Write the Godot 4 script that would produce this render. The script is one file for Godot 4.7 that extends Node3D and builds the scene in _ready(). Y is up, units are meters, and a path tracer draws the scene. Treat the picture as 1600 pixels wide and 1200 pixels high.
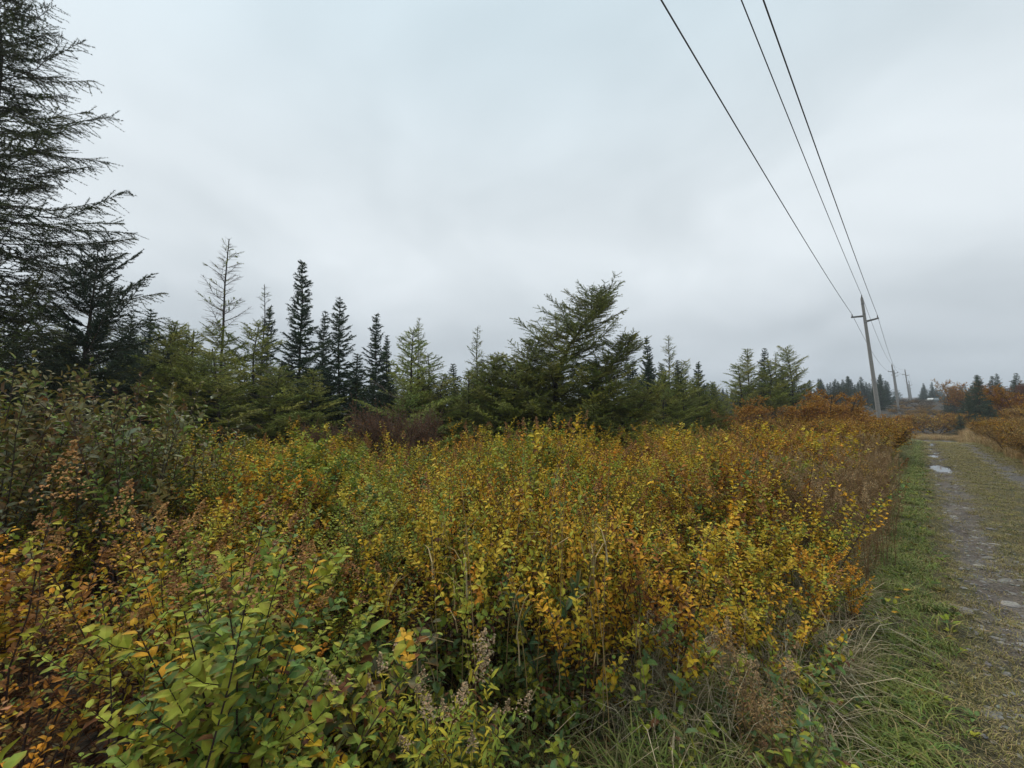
extends Node3D
# A gravel track beside a power line in autumn: meadowsweet thicket, conifers behind, overcast sky.
# Ground plan: x to the right, z backwards; "s" runs along the track, "t" across it (to the right).

const SA := 0.698
const CA := 0.716
const F := 647.0

var rng := RandomNumberGenerator.new()
var noise := FastNoiseLite.new()
var fine := FastNoiseLite.new()
var used := {}
var M := {}

# ------------------------------------------------------------------ mesh builder
class MB:
	var v := PackedVector3Array()
	var c := PackedColorArray()
	var i := PackedInt32Array()
	var n := PackedVector3Array()

	func tri(a: Vector3, b: Vector3, d: Vector3, col: Color) -> void:
		var k := v.size()
		v.append(a); v.append(b); v.append(d)
		c.append(col); c.append(col); c.append(col)
		i.append(k); i.append(k + 1); i.append(k + 2)

	func quad(a: Vector3, b: Vector3, d: Vector3, e: Vector3, col: Color) -> void:
		var k := v.size()
		v.append(a); v.append(b); v.append(d); v.append(e)
		c.append(col); c.append(col); c.append(col); c.append(col)
		i.append(k); i.append(k + 1); i.append(k + 2)
		i.append(k); i.append(k + 2); i.append(k + 3)

	# ovate leaf, folded along the midrib and bent down at the tip
	func leaf6(p: Vector3, dir: Vector3, up: Vector3, L: float, W: float, col: Color, rim: Color, droop: float) -> void:
		var side := dir.cross(up).normalized()
		var nr := side.cross(dir)
		var k := v.size()
		v.append(p)
		v.append(p + dir * L * 0.5)
		v.append(p + dir * L * 0.97 - nr * L * droop)
		v.append(p + dir * L * 0.26 + side * W * 0.40 + nr * W * 0.17)
		v.append(p + dir * L * 0.70 + side * W * 0.38 + nr * (W * 0.13 - L * droop * 0.3))
		v.append(p + dir * L * 0.26 - side * W * 0.40 + nr * W * 0.17)
		v.append(p + dir * L * 0.70 - side * W * 0.38 + nr * (W * 0.13 - L * droop * 0.3))
		var tipc := rim.lerp(Color(0.16, 0.07, 0.03), 0.75 if (k * 7) % 5 == 0 else 0.12)
		var edge := rim.lerp(Color(0.20, 0.09, 0.03), 0.6 if (k * 3) % 7 == 0 else 0.0)
		c.append(col); c.append(col * 1.12); c.append(tipc); c.append(rim); c.append(edge); c.append(rim); c.append(col)
		for q in [0, 3, 1, 3, 4, 1, 4, 2, 1, 0, 1, 5, 5, 1, 6, 6, 1, 2]:
			i.append(k + q)

	func leaf2(p: Vector3, dir: Vector3, up: Vector3, L: float, W: float, col: Color, rim: Color) -> void:
		var side := dir.cross(up).normalized()
		var nr := side.cross(dir)
		var k := v.size()
		v.append(p)
		v.append(p + dir * L * 0.45 + side * W * 0.5 + nr * W * 0.2)
		v.append(p + dir * L - nr * L * 0.12)
		v.append(p + dir * L * 0.45 - side * W * 0.5 + nr * W * 0.2)
		c.append(col); c.append(rim); c.append(rim); c.append(col)
		i.append(k); i.append(k + 1); i.append(k + 2)
		i.append(k); i.append(k + 2); i.append(k + 3)

	# a bent blade of grass, widest low down, pointed at the top
	func blade(p: Vector3, dir: Vector3, h: float, w: float, bend: float, col: Color, tip: Color) -> void:
		var side := Vector3(-dir.z, 0, dir.x)
		var k := v.size()
		for q in 3:
			var f := q / 3.0
			var m := p + Vector3.UP * h * (f - bend * 0.55 * f * f * f) + dir * h * bend * f * f
			var ww := w * (1.0 - 0.65 * f * f) * 0.5
			v.append(m - side * ww); v.append(m + side * ww)
			c.append(col.lerp(tip, f)); c.append(col.lerp(tip, f))
		v.append(p + Vector3.UP * h * (1.0 - bend * 0.55) + dir * h * bend)
		c.append(tip)
		for q in [0, 1, 3, 0, 3, 2, 2, 3, 5, 2, 5, 4, 4, 5, 6]:
			i.append(k + q)

	# tube through points; normals only when "smooth" was chosen for the whole mesh
	func tube(pts: Array, r0: float, r1: float, sides: int, col: Color, smooth := false, power := 1.0) -> void:
		var last := pts.size() - 1
		var k := v.size()
		for q in pts.size():
			var ax: Vector3 = (pts[mini(q + 1, last)] - pts[maxi(q - 1, 0)]).normalized()
			var e1 := ax.cross(Vector3(0.31, 0.2, 0.93) if absf(ax.z) < 0.8 else Vector3.UP).normalized()
			var e2 := ax.cross(e1)
			var r := lerpf(r0, r1, pow(q / float(last), power))
			for s in sides:
				var a := TAU * s / sides
				var o := e1 * cos(a) + e2 * sin(a)
				v.append(pts[q] + o * r)
				c.append(col)
				if smooth: n.append(o)
		for q in last:
			for s in sides:
				var a0 := k + q * sides + s
				var a1 := k + q * sides + (s + 1) % sides
				i.append(a0); i.append(a0 + sides); i.append(a1 + sides)
				i.append(a0); i.append(a1 + sides); i.append(a1)
		if r1 > 0.004:
			var t := v.size()
			v.append(pts[last]); c.append(col)
			if smooth: n.append((pts[last] - pts[last - 1]).normalized())
			for s in sides:
				i.append(t); i.append(k + last * sides + (s + 1) % sides); i.append(k + last * sides + s)

	func mesh(mat: Material) -> ArrayMesh:
		var m := ArrayMesh.new()
		var a := []
		a.resize(Mesh.ARRAY_MAX)
		a[Mesh.ARRAY_VERTEX] = v
		a[Mesh.ARRAY_COLOR] = c
		a[Mesh.ARRAY_INDEX] = i
		if n.size() == v.size() and n.size() > 0:
			a[Mesh.ARRAY_NORMAL] = n
		m.add_surface_from_arrays(Mesh.PRIMITIVE_TRIANGLES, a)
		m.surface_set_material(0, mat)
		return m

# ------------------------------------------------------------------ small helpers
func R(a: float, b: float) -> float: return rng.randf_range(a, b)
func V(x: float, y: float, d: float) -> Vector3: return Vector3(x, y, -d)
func st(s: float, t: float) -> Vector2: return Vector2(s * SA + t * CA, s * CA - t * SA)   # (x, depth)
func ts(x: float, d: float) -> Vector2: return Vector2(x * SA + d * CA, x * CA - d * SA)   # (s, t)
func px(p: float, d: float) -> float: return (p - 800.0) / F * d
func jit(c: Color, a: float) -> Color:
	var k := 1.0 + R(-a, a)
	return Color(c.r * k * (1.0 + R(-a, a) * 0.4), c.g * k, c.b * k * (1.0 + R(-a, a) * 0.5))
func pick(a: Array): return a[rng.randi() % a.size()]

func puddle_depth(s: float, t: float) -> float:
	var m := 0.0
	for q in PUDDLES:
		var ds: float = (s - q[0]) / q[2]
		var dt: float = (t - q[1] - 0.05 * sin(s * 5.0)) / q[3]
		m = maxf(m, 1.0 - ds * ds - dt * dt)
	return clampf(m, 0.0, 1.0)

const PUDDLES := [[17.5, 0.37, 1.0, 0.33], [30.2, 0.48, 1.3, 0.26], [22.3, 0.28, 0.8, 0.17], [24.0, 0.52, 0.7, 0.16], [20.6, 0.52, 0.5, 0.12], [26.4, 0.3, 0.8, 0.14]]

func rut(s: float, t: float) -> float:   # 1 in the wheel tracks
	var w := 0.07 * noise.get_noise_2d(s * 2.0, 7.0)
	var a := 1.0 - smoothstep(0.06, 0.32, absf(t - 0.45 - w * 2.0))
	var b := 1.0 - smoothstep(0.14, 0.32, absf(t - 1.72 + w * 2.0))
	return maxf(a, b)

func ground(x: float, d: float) -> float:
	var q := ts(x, d)
	var r := sqrt(x * x + d * d)
	var y := 0.0
	y -= 0.8 * smoothstep(30.0, 50.0, q.x) * (1.0 - smoothstep(60.0, 90.0, q.x))
	y += 4.6 * smoothstep(70.0, 170.0, r) * smoothstep(0.2, 0.7, x / maxf(r, 0.1))
	y += 9.0 * smoothstep(200.0, 900.0, r)
	y += 0.9 * smoothstep(2.2, 4.8, q.y) * (1.0 - smoothstep(60.0, 90.0, r))
	y += noise.get_noise_2d(x * 1.3, d * 1.3) * 0.08 * smoothstep(2.6, 4.0, absf(q.y - 1.0))
	return y

func path_y(s: float, t: float) -> float:
	var p := st(s, t)
	return ground(p.x, p.y) + 0.012 + 0.035 * noise.get_noise_2d(s * 6.0, t * 9.0) + 0.014 * fine.get_noise_2d(s * 30.0, t * 30.0) - 0.035 * rut(s, t) - 0.05 * puddle_depth(s, t)

func numbered(called: String) -> String:
	var k: int = used.get(called, 0)
	used[called] = k + 1
	return called if k == 0 else "%s_%03d" % [called, k]

func tag(o: Node, label: String, category: String, group := "", kind := "") -> Node:
	if label: o.set_meta("label", label)
	if category: o.set_meta("category", category)
	if group: o.set_meta("group", group)
	if kind: o.set_meta("kind", kind)
	return o

func thing(called: String, label: String, category: String, at: Vector3, turn := 0.0, group := "") -> Node3D:
	var o := Node3D.new()
	o.name = numbered(called)
	add_child(o)
	o.position = at
	o.rotation.y = turn
	tag(o, label, category, group)
	return o

func part(called: String, m: Mesh, parent: Node) -> MeshInstance3D:
	var o := MeshInstance3D.new()
	o.mesh = m
	o.name = called if parent != self else numbered(called)
	parent.add_child(o, true)
	return o

func copy(o: Node3D, label: String, at: Vector3, turn: float, size: Vector3, group := "") -> Node3D:
	var c: Node3D = o.duplicate()
	c.name = numbered(String(o.name).rstrip("_0123456789"))
	add_child(c)
	c.position = at
	c.rotation = Vector3(0, turn, 0)
	c.scale = size
	c.set_meta("label", label)
	if group: c.set_meta("group", group)
	return c

func mat(col: Color, rough := 0.75, back := 0.0, spec := 0.5) -> StandardMaterial3D:
	var m := StandardMaterial3D.new()
	m.albedo_color = col
	m.roughness = rough
	m.metallic_specular = spec
	m.vertex_color_use_as_albedo = true
	if back > 0.0:
		m.backlight_enabled = true
		m.backlight = Color(back, back, back)
	return m

func noise_tex(freq: float, lo: float, hi: float, size := 512, seed_ := 3, normal := false, octaves := 5) -> NoiseTexture2D:
	var f := FastNoiseLite.new()
	f.noise_type = FastNoiseLite.TYPE_SIMPLEX_SMOOTH
	f.seed = seed_
	f.frequency = freq
	f.fractal_octaves = octaves
	var t := NoiseTexture2D.new()
	t.width = size
	t.height = size
	t.seamless = true
	t.noise = f
	if normal:
		t.as_normal_map = true
		t.bump_strength = 8.0
	else:
		var g := Gradient.new()
		g.set_color(0, Color(lo, lo, lo))
		g.set_color(1, Color(hi, hi, hi))
		t.color_ramp = g
	return t

func grained(col: Color, scale_: float, lo: float, hi: float, rough: float, relief := 0.0, seed_ := 3) -> StandardMaterial3D:
	var m := mat(col, rough)
	m.albedo_texture = noise_tex(0.03, lo, hi, 512, seed_)
	m.uv1_triplanar = true
	m.uv1_world_triplanar = true
	m.uv1_scale = Vector3.ONE * scale_
	if relief > 0.0:
		m.heightmap_enabled = true
		m.heightmap_scale = relief
		m.heightmap_texture = noise_tex(0.05, 0.0, 1.0, 512, seed_ + 1)
	return m

# ------------------------------------------------------------------ plants
# palettes: linear base colours of leaves
const GREEN := [Color(0.18, 0.26, 0.05), Color(0.23, 0.30, 0.05), Color(0.30, 0.34, 0.05), Color(0.13, 0.21, 0.065)]
const YGREEN := [Color(0.39, 0.37, 0.045), Color(0.50, 0.42, 0.045), Color(0.32, 0.34, 0.045), Color(0.56, 0.42, 0.045)]
const YELLOW := [Color(0.60, 0.40, 0.03), Color(0.54, 0.37, 0.035), Color(0.46, 0.36, 0.035), Color(0.60, 0.33, 0.03)]
const ORANGE := [Color(0.58, 0.26, 0.03), Color(0.56, 0.32, 0.035), Color(0.50, 0.20, 0.03), Color(0.38, 0.17, 0.04)]
const BROWN := [Color(0.15, 0.065, 0.025), Color(0.11, 0.05, 0.025), Color(0.20, 0.09, 0.03), Color(0.09, 0.04, 0.025)]
const OLIVE := [Color(0.15, 0.16, 0.045), Color(0.19, 0.16, 0.05), Color(0.12, 0.13, 0.05), Color(0.20, 0.20, 0.12)]

func shrub(o: Dictionary) -> Array:
	rng.seed = o.seed
	var fo := MB.new()
	var sm := MB.new()
	var hd := MB.new()
	var heads: bool = false
	for k in int(o.stems):
		var a := R(0, TAU)
		var out := Vector3(cos(a), 0, sin(a))
		var fr := sqrt(rng.randf())
		var base: Vector3 = out * o.r * fr
		var hh: float = o.h * (1.0 - o.hv * rng.randf()) * (1.08 - o.get("dome", 0.0) * fr * fr)
		var lean: Vector3 = out * (o.spread + 0.5 * o.get("dome", 0.0) * fr) * R(0.3, 1.2) + Vector3(R(-1, 1), 0, R(-1, 1)) * 0.12
		var pts := []
		for q in 7:
			var f := q / 6.0
			pts.append(base + Vector3.UP * hh * f + lean * hh * pow(f, 1.5) + Vector3(R(-1, 1), 0, R(-1, 1)) * 0.012 * float(q > 0))
		var sc: Color = jit(o.stem, 0.3)
		sm.tube(pts, o.sr, o.sr * 0.35, 4, sc)
		leaves(fo, pts, hh, o.start, o)
		for b in int(o.br):
			var f := R(o.start * 0.85, 0.93)
			var seg := f * 6.0
			var p: Vector3 = pts[int(seg)].lerp(pts[mini(int(seg) + 1, 6)], seg - int(seg))
			var a2 := R(0, TAU)
			var d2 := Vector3(cos(a2), R(0.5, 1.3), sin(a2)).normalized()
			var bl: float = o.brl * (1.15 - 0.7 * f) * R(0.6, 1.3)
			var bp := [p, p + d2 * bl * 0.5, p + (d2 * 0.85 + Vector3.UP * 0.2) * bl]
			sm.tube(bp, o.sr * 0.5, o.sr * 0.25, 3, sc)
			leaves(fo, bp, bl, 0.12, o)
		if rng.randf() < o.heads:
			heads = true
			var top: Vector3 = pts[6]
			var up: Vector3 = (pts[6] - pts[5]).normalized()
			var hl: float = R(0.06, 0.13) * o.get("big", 1.0)
			for g in int(o.get("grains", 46)):
				var f := rng.randf()
				var a3 := R(0, TAU)
				var q := top + up * hl * f + Vector3(cos(a3), R(-0.2, 0.2), sin(a3)) * R(0.2, 1.0) * hl * 0.42 * (1.05 - f)
				var z := R(0.004, 0.0075)
				var hc := jit(o.head, 0.35)
				var e1 := Vector3(R(-1, 1), R(-1, 1), R(-1, 1)).normalized()
				var e2 := e1.cross(Vector3(0.3, 0.9, 0.2)).normalized()
				hd.tri(q + e1 * z, q + e2 * z, q - (e1 + e2) * z * 0.7, hc)
				hd.tri(q + e1 * z, q + e1.cross(e2) * z, q - e2 * z, hc)
	return [fo.mesh(M.leaf), sm.mesh(M.stem), hd.mesh(M.seed) if heads else null]

func leaves(fo: MB, pts: Array, length: float, from: float, o: Dictionary) -> void:
	var last := pts.size() - 1
	var n := int(length * (1.0 - from * 0.4) / o.gap) + 1
	var ang := R(0, TAU)
	var tone: Color = pick(o.pal)
	if o.get("mix", true):
		var g := rng.randf()
		if g < 0.06: tone = pick([ORANGE[0], ORANGE[1], YELLOW[3]])
		elif g < 0.20: tone = pick(GREEN)
		elif g < 0.30: tone = pick(YELLOW)
	for k in n:
		var f := (k + R(0.2, 0.8)) / n
		f = 0.15 + 0.85 * f if from > 0.2 else from + (1.0 - from) * f
		var low := f < from
		if low and rng.randf() > o.get("low", 0.3):
			continue
		ang += 2.4 + R(-0.4, 0.4)
		var seg := f * last
		var s0 := mini(int(seg), last - 1)
		var p: Vector3 = pts[s0].lerp(pts[s0 + 1], seg - s0)
		var ax: Vector3 = (pts[s0 + 1] - pts[s0]).normalized()
		var e1 := ax.cross(Vector3(0.9, 0.1, 0.4)).normalized()
		var e2 := ax.cross(e1)
		var rad := e1 * cos(ang) + e2 * sin(ang)
		var dir := (rad * 0.8 + ax * R(0.2, 0.9) + Vector3(R(-1, 1), R(-1, 1), R(-1, 1)) * 0.2).normalized()
		var up := (ax * 0.8 + Vector3.UP * 0.7 + Vector3(R(-1, 1), R(-1, 1), R(-1, 1)) * 0.35).normalized()
		var sz: float = o.L * R(0.65, 1.2) * (1.0 if f < 0.85 else 0.7)
		var col := jit(tone if rng.randf() < 0.82 else pick(o.pal), 0.18)
		var droop := R(0.02, 0.22)
		if low or rng.randf() < o.wither:
			col = jit(pick(BROWN) if rng.randf() < 0.75 else pick(OLIVE), 0.3)
			sz *= 0.8
			droop = R(0.2, 0.5)
		var rim := col
		if rng.randf() < 0.35:
			rim = col.lerp(Color(0.42, 0.24, 0.04), R(0.1, 0.5))
		if o.detail > 2:
			fo.leaf6(p, dir, up, sz, sz * o.W, col, rim, droop)
		else:
			fo.leaf2(p, dir, up, sz, sz * o.W, col, rim)

func so(d: Dictionary) -> Dictionary:
	var o := {"seed": 1, "stems": 13, "r": 0.18, "h": 1.1, "hv": 0.3, "spread": 0.22, "L": 0.037, "W": 0.66, "gap": 0.0125, "br": 6, "brl": 0.34, "start": 0.34, "low": 0.8, "wither": 0.06, "detail": 6, "heads": 0.15, "head": Color(0.27, 0.13, 0.045), "grains": 60, "pal": GREEN, "stem": Color(0.05, 0.025, 0.018), "sr": 0.0036}
	o.merge(d, true)
	return o

# a shrub kind: several variants, each [foliage, stems, heads]
func kind(d: Dictionary, n: int) -> Array:
	var r := []
	for k in n:
		var e := d.duplicate()
		e.seed = int(d.seed) + k * 77
		if d.get("vary", false):
			e.L = float(d.get("L", 0.034)) * [0.82, 1.0, 1.25, 0.95][k % 4]
			e.W = [0.70, 0.58, 0.74, 0.64][k % 4]
		r.append(shrub(so(e)))
	return r

const MARKS := [[130, "the tall left larch"], [235, "the leaning spruce"], [370, "the bare-topped larch"], [495, "the tallest pointed spruce"], [590, "the narrow dark spruces"], [690, "the pale green larch"], [790, "the slender sparse larch"], [960, "the big leaning larch"], [1070, "the twin sparse larches"], [1135, "the neat right spruce"], [1265, "the conifer clump"], [1350, "the orange birch bush"], [1420, "the nearest power pole"], [1480, "the distant car"], [9999, "the right-hand trees"]]
const COUNT := ["one", "one", "two", "three", "four", "five", "six", "seven", "eight", "nine", "ten", "eleven", "twelve", "thirteen", "fourteen", "fifteen", "sixteen", "seventeen", "eighteen", "nineteen"]
const TENS := ["", "", "twenty", "thirty", "forty", "fifty", "sixty", "seventy", "eighty", "ninety"]
func spelled(n: int) -> String:
	if n >= 100: return "hundred-and-" + (COUNT[n % 100] if n % 100 < 20 else spelled(n % 100)) if n < 200 else "two-hundred-and-" + spelled(maxi(n % 100, 20))
	return TENS[n / 10] + ("-" + COUNT[n % 10] if n % 10 > 0 else "")

func bearing(x: float, d: float) -> String:
	var m := ""
	for q in MARKS:
		if 800.0 + F * x / d < q[0]:
			m = q[1]
			break
	var r := sqrt(x * x + d * d)
	var n: String = COUNT[int(r + 0.5)] if r < 19.4 else spelled(int(r + 0.5))
	if r < 5.0 and r > 1.7 and int(r * 2.0 + 0.5) % 2 == 1: n = COUNT[int(r)] + " and a half"
	return "about %s metres off towards %s" % [n, m]

func plant(called: String, v: Array, label: String, category: String, at: Vector3, turn: float, size: Vector3, group := "") -> Node3D:
	var o := thing(called, label, category, at, turn, group)
	o.scale = size
	part("foliage", v[0], o)
	part("stems", v[1], o).set_meta("kind", "stuff")
	if v[2] != null: part("seed_heads", v[2], o).set_meta("kind", "stuff")
	return o

# conifers -------------------------------------------------------------
func needles(cr: MB, a: Vector3, b: Vector3, gap: float, len_: float, w: float, col: Color, per: int) -> void:
	var L := a.distance_to(b)
	if L < 0.01: return
	var ax := (b - a) / L
	var e1 := ax.cross(Vector3(0.37, 0.85, 0.36)).normalized()
	var e2 := ax.cross(e1)
	var n := int(L / gap) + 1
	for k in n:
		var p := a.lerp(b, (k + rng.randf()) / n)
		for q in per:
			var g := R(0, TAU)
			var o := e1 * cos(g) + e2 * sin(g)
			var tip := p + (o * 0.75 + ax * R(0.3, 0.9)) * len_ * R(0.7, 1.2)
			var sd := ax.cross(o) * w * 0.5
			cr.tri(p - sd, p + sd, tip, jit(col, 0.28))

# leaders: [[points], reach at the bottom, first branch at this share of height]
func conifer(o: Dictionary) -> Array:
	rng.seed = o.seed
	var tr := MB.new()
	var br := MB.new()
	var cr := MB.new()
	var spruce: bool = o.spruce
	for ld in o.leaders:
		var pts: Array = ld[0]
		var reach: float = ld[1]
		var first: float = ld[2]
		var last := pts.size() - 1
		var H := 0.0
		for q in last: H += pts[q].distance_to(pts[q + 1])
		tr.tube(pts, ld[3], 0.012, 7, o.bark, true, 0.8)
		var nb := int(H * float(o.per_m))
		var ang := R(0, TAU)
		for k in nb:
			var f := first + (1.0 - first) * (k + R(0.0, 0.9)) / nb
			if spruce: f = first + (1.0 - first) * (int(k / 5) * 5 + R(0.0, 1.6)) / nb
			if f > 0.99: continue
			ang += 2.4 + R(-0.5, 0.5)
			var seg := f * last
			var s0 := mini(int(seg), last - 1)
			var p: Vector3 = pts[s0].lerp(pts[s0 + 1], seg - s0)
			var out := Vector3(cos(ang), 0, sin(ang))
			var side := Vector3(-out.z, 0, out.x)
			var L: float = (reach * pow((1.0 - f) / (1.0 - first), o.shape) + 0.07) * R(0.42, 1.18)
			L *= 1.0 + o.flag * out.x
			if rng.randf() < o.gaps: L *= 0.45
			var el: float = lerpf(o.el0, o.el1, f) + R(-0.15, 0.15)
			var d0 := out * cos(el) + Vector3.UP * sin(el)
			var mid := p + d0 * L * 0.5 - Vector3.UP * L * R(-0.04, 0.12) + side * L * R(-0.08, 0.08)
			var tip: Vector3 = p + d0 * L + Vector3.UP * L * o.upturn + side * L * R(-0.15, 0.15)
			var b_pts := [p, mid, tip]
			br.tube(b_pts, 0.005 + float(o.get("limb", 0.009)) * L, 0.003, 3, jit(o.bark, 0.2))
			var bare: bool = rng.randf() < o.bare or f > o.bare_from
			var tone: Color = jit(pick(o.pal), 0.2)
			var gap: float = o.twig_gap
			var nt := int(L / gap) + 1
			for q in nt:
				var g := 0.12 + 0.88 * (q + rng.randf()) / nt
				var tp := p.lerp(mid, g * 2.0) if g < 0.5 else mid.lerp(tip, g * 2.0 - 1.0)
				for sgn in [-1.0, 1.0]:
					if rng.randf() < 0.12: continue
					var tl: float = (o.twig * (1.0 - g * 0.7) * minf(1.0, 0.35 + L * 0.5) + 0.05) * R(0.5, 1.2)
					var td: Vector3 = (d0 * 0.75 + side * sgn * R(0.4, 0.95) + Vector3.UP * R(o.tu0, o.tu1)).normalized()
					var te := tp + td * tl
					if o.tube_twigs:
						br.tube([tp, te], 0.0045, 0.0022, 3, jit(o.twig_col, 0.25))
					if not bare or rng.randf() < 0.12:
						needles(cr, tp, te, o.n_gap, o.n_len, o.n_w, tone, o.n_per)
			if not bare:
				needles(cr, mid, tip, o.n_gap, o.n_len, o.n_w, tone, o.n_per)
		if not spruce or true:
			needles(cr, pts[last - 1].lerp(pts[last], 0.6), pts[last], o.n_gap, o.n_len, o.n_w, o.pal[0], o.n_per)
	return [tr.mesh(M.bark), br.mesh(M.twig), cr.mesh(M.needle)]

func straight(h: float, wob: float, lean := Vector3.ZERO) -> Array:
	var p := []
	for k in 6:
		var f := k / 5.0
		p.append(Vector3(R(-wob, wob) * float(k > 0), h * f, R(-wob, wob) * float(k > 0)) + lean * f * f)
	return p

func spruce_o(d: Dictionary) -> Dictionary:
	var o := {"spruce": true, "seed": 5, "per_m": 34, "shape": 0.85, "flag": 0.0, "gaps": 0.12, "el0": -0.22, "el1": 0.6, "upturn": 0.12, "bare": 0.0, "bare_from": 2.0, "twig": 0.36, "twig_gap": 0.062, "tu0": -0.3, "tu1": 0.2, "tube_twigs": false, "n_gap": 0.021, "n_len": 0.048, "n_w": 0.019, "n_per": 3, "pal": [Color(0.055, 0.085, 0.045), Color(0.07, 0.10, 0.05), Color(0.045, 0.07, 0.045)], "bark": Color(0.10, 0.08, 0.065), "twig_col": Color(0.07, 0.05, 0.035)}
	o.merge(d, true)
	return o

func larch_o(d: Dictionary) -> Dictionary:
	var o := {"spruce": false, "seed": 9, "per_m": 19, "shape": 0.75, "flag": 0.0, "gaps": 0.15, "el0": 0.05, "el1": 0.6, "upturn": 0.12, "bare": 0.05, "bare_from": 2.0, "twig": 0.5, "twig_gap": 0.07, "tu0": -0.35, "tu1": 0.45, "tube_twigs": true, "n_gap": 0.027, "n_len": 0.045, "n_w": 0.0125, "n_per": 4, "pal": [Color(0.25, 0.28, 0.055), Color(0.30, 0.31, 0.06), Color(0.19, 0.23, 0.05)], "bark": Color(0.085, 0.07, 0.06), "twig_col": Color(0.085, 0.065, 0.045)}
	o.merge(d, true)
	return o

func tree(called: String, v: Array, label: String, category: String, at: Vector3, turn: float, size: Vector3, group := "") -> Node3D:
	var o := thing(called, label, category, at, turn, group)
	o.scale = size
	part("trunk", v[0], o)
	part("branches", v[1], o)
	part("crown", v[2], o)
	return o

# broad-leaved bush or small tree: many forking limbs, small leaves
func bush_tree(o: Dictionary) -> Array:
	rng.seed = o.seed
	var tr := MB.new()
	var br := MB.new()
	var cr := MB.new()
	for k in int(o.trunks):
		var a := R(0, TAU)
		var d0 := Vector3(cos(a) * o.splay, 1.0, sin(a) * o.splay).normalized()
		var h: float = o.h * R(0.75, 1.05)
		var pts := [Vector3(cos(a), 0, sin(a)) * 0.08]
		for q in 4:
			pts.append(pts[q] + (d0 + Vector3(R(-1, 1), 0.1, R(-1, 1)) * 0.15).normalized() * h / 4.0)
		tr.tube(pts, o.tr, 0.008, 6, o.bark, true)
		for b in int(o.limbs):
			var f := R(0.22, 0.98)
			var s0 := mini(int(f * 4.0), 3)
			var p: Vector3 = pts[s0].lerp(pts[s0 + 1], f * 4.0 - s0)
			var a2 := R(0, TAU)
			var ld := Vector3(cos(a2), R(0.4, 1.3), sin(a2)).normalized()
			var L: float = o.reach * (1.15 - 0.75 * f) * R(0.6, 1.2)
			var lp := [p, p + ld * L * 0.55, p + (ld + Vector3.UP * 0.2) * L * 0.95]
			br.tube(lp, 0.004 + 0.007 * L, 0.003, 3, jit(o.bark, 0.2))
			var tone: Color = pick(o.pal)
			for q in int(L * o.twigs) + 2:
				var g := R(0.2, 1.0)
				var tp: Vector3 = lp[0].lerp(lp[1], g * 2.0) if g < 0.5 else lp[1].lerp(lp[2], g * 2.0 - 1.0)
				var td := (ld * 0.6 + Vector3(R(-1, 1), R(-0.5, 1), R(-1, 1))).normalized()
				var tl := R(0.15, 0.4)
				br.tube([tp, tp + td * tl], 0.003, 0.0015, 3, jit(o.bark, 0.2))
				for e in int(o.leaves):
					var lpnt := tp + td * tl * R(0.2, 1.0)
					var dd := Vector3(R(-1, 1), R(-0.8, 0.6), R(-1, 1)).normalized()
					var col := jit(tone if rng.randf() < 0.6 else pick(o.pal), 0.2)
					cr.leaf2(lpnt, dd, (Vector3.UP + Vector3(R(-1, 1), 0, R(-1, 1)) * 0.7).normalized(), o.L * R(0.7, 1.2), o.L * 0.62, col, col)
	return [tr.mesh(M.bark), br.mesh(M.twig), cr.mesh(M.leaf)]

func tuft(seed_: int, n: int, h: float, w: float, spread: float, bend: float, pal: Array, tips: Array) -> ArrayMesh:
	rng.seed = seed_
	var b := MB.new()
	for k in n:
		var a := R(0, TAU)
		var d := Vector3(cos(a), 0, sin(a))
		var p := Vector3(R(-1, 1), 0, R(-1, 1)) * spread
		p.y = -0.01
		b.blade(p, d, h * R(0.5, 1.1), w * R(0.7, 1.2), bend * R(0.3, 1.6), jit(pick(pal), 0.2), jit(pick(tips), 0.2))
	return b.mesh(M.blade)

func scatter(called: String, m: Mesh, places: Array, parent: Node, label := "") -> void:
	var mm := MultiMesh.new()
	mm.transform_format = MultiMesh.TRANSFORM_3D
	mm.use_colors = true
	mm.mesh = m
	mm.instance_count = places.size()
	for k in places.size():
		mm.set_instance_transform(k, places[k][0])
		mm.set_instance_color(k, places[k][1])
	var o := MultiMeshInstance3D.new()
	o.multimesh = mm
	o.name = numbered(called) if parent == self else called
	parent.add_child(o, true)
	if parent == self: tag(o, label, "grass", "", "stuff")
	else: o.set_meta("kind", "stuff")

# ------------------------------------------------------------------ scene
func _ready():
	rng.seed = 11
	noise.seed = 4
	noise.frequency = 0.35
	noise.fractal_octaves = 3
	fine.seed = 8
	fine.frequency = 0.1
	camera_and_light()
	materials()
	terrain()
	track()
	power_line()
	thicket()
	front_plants()
	conifers()
	far_things()
	grass()

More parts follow.
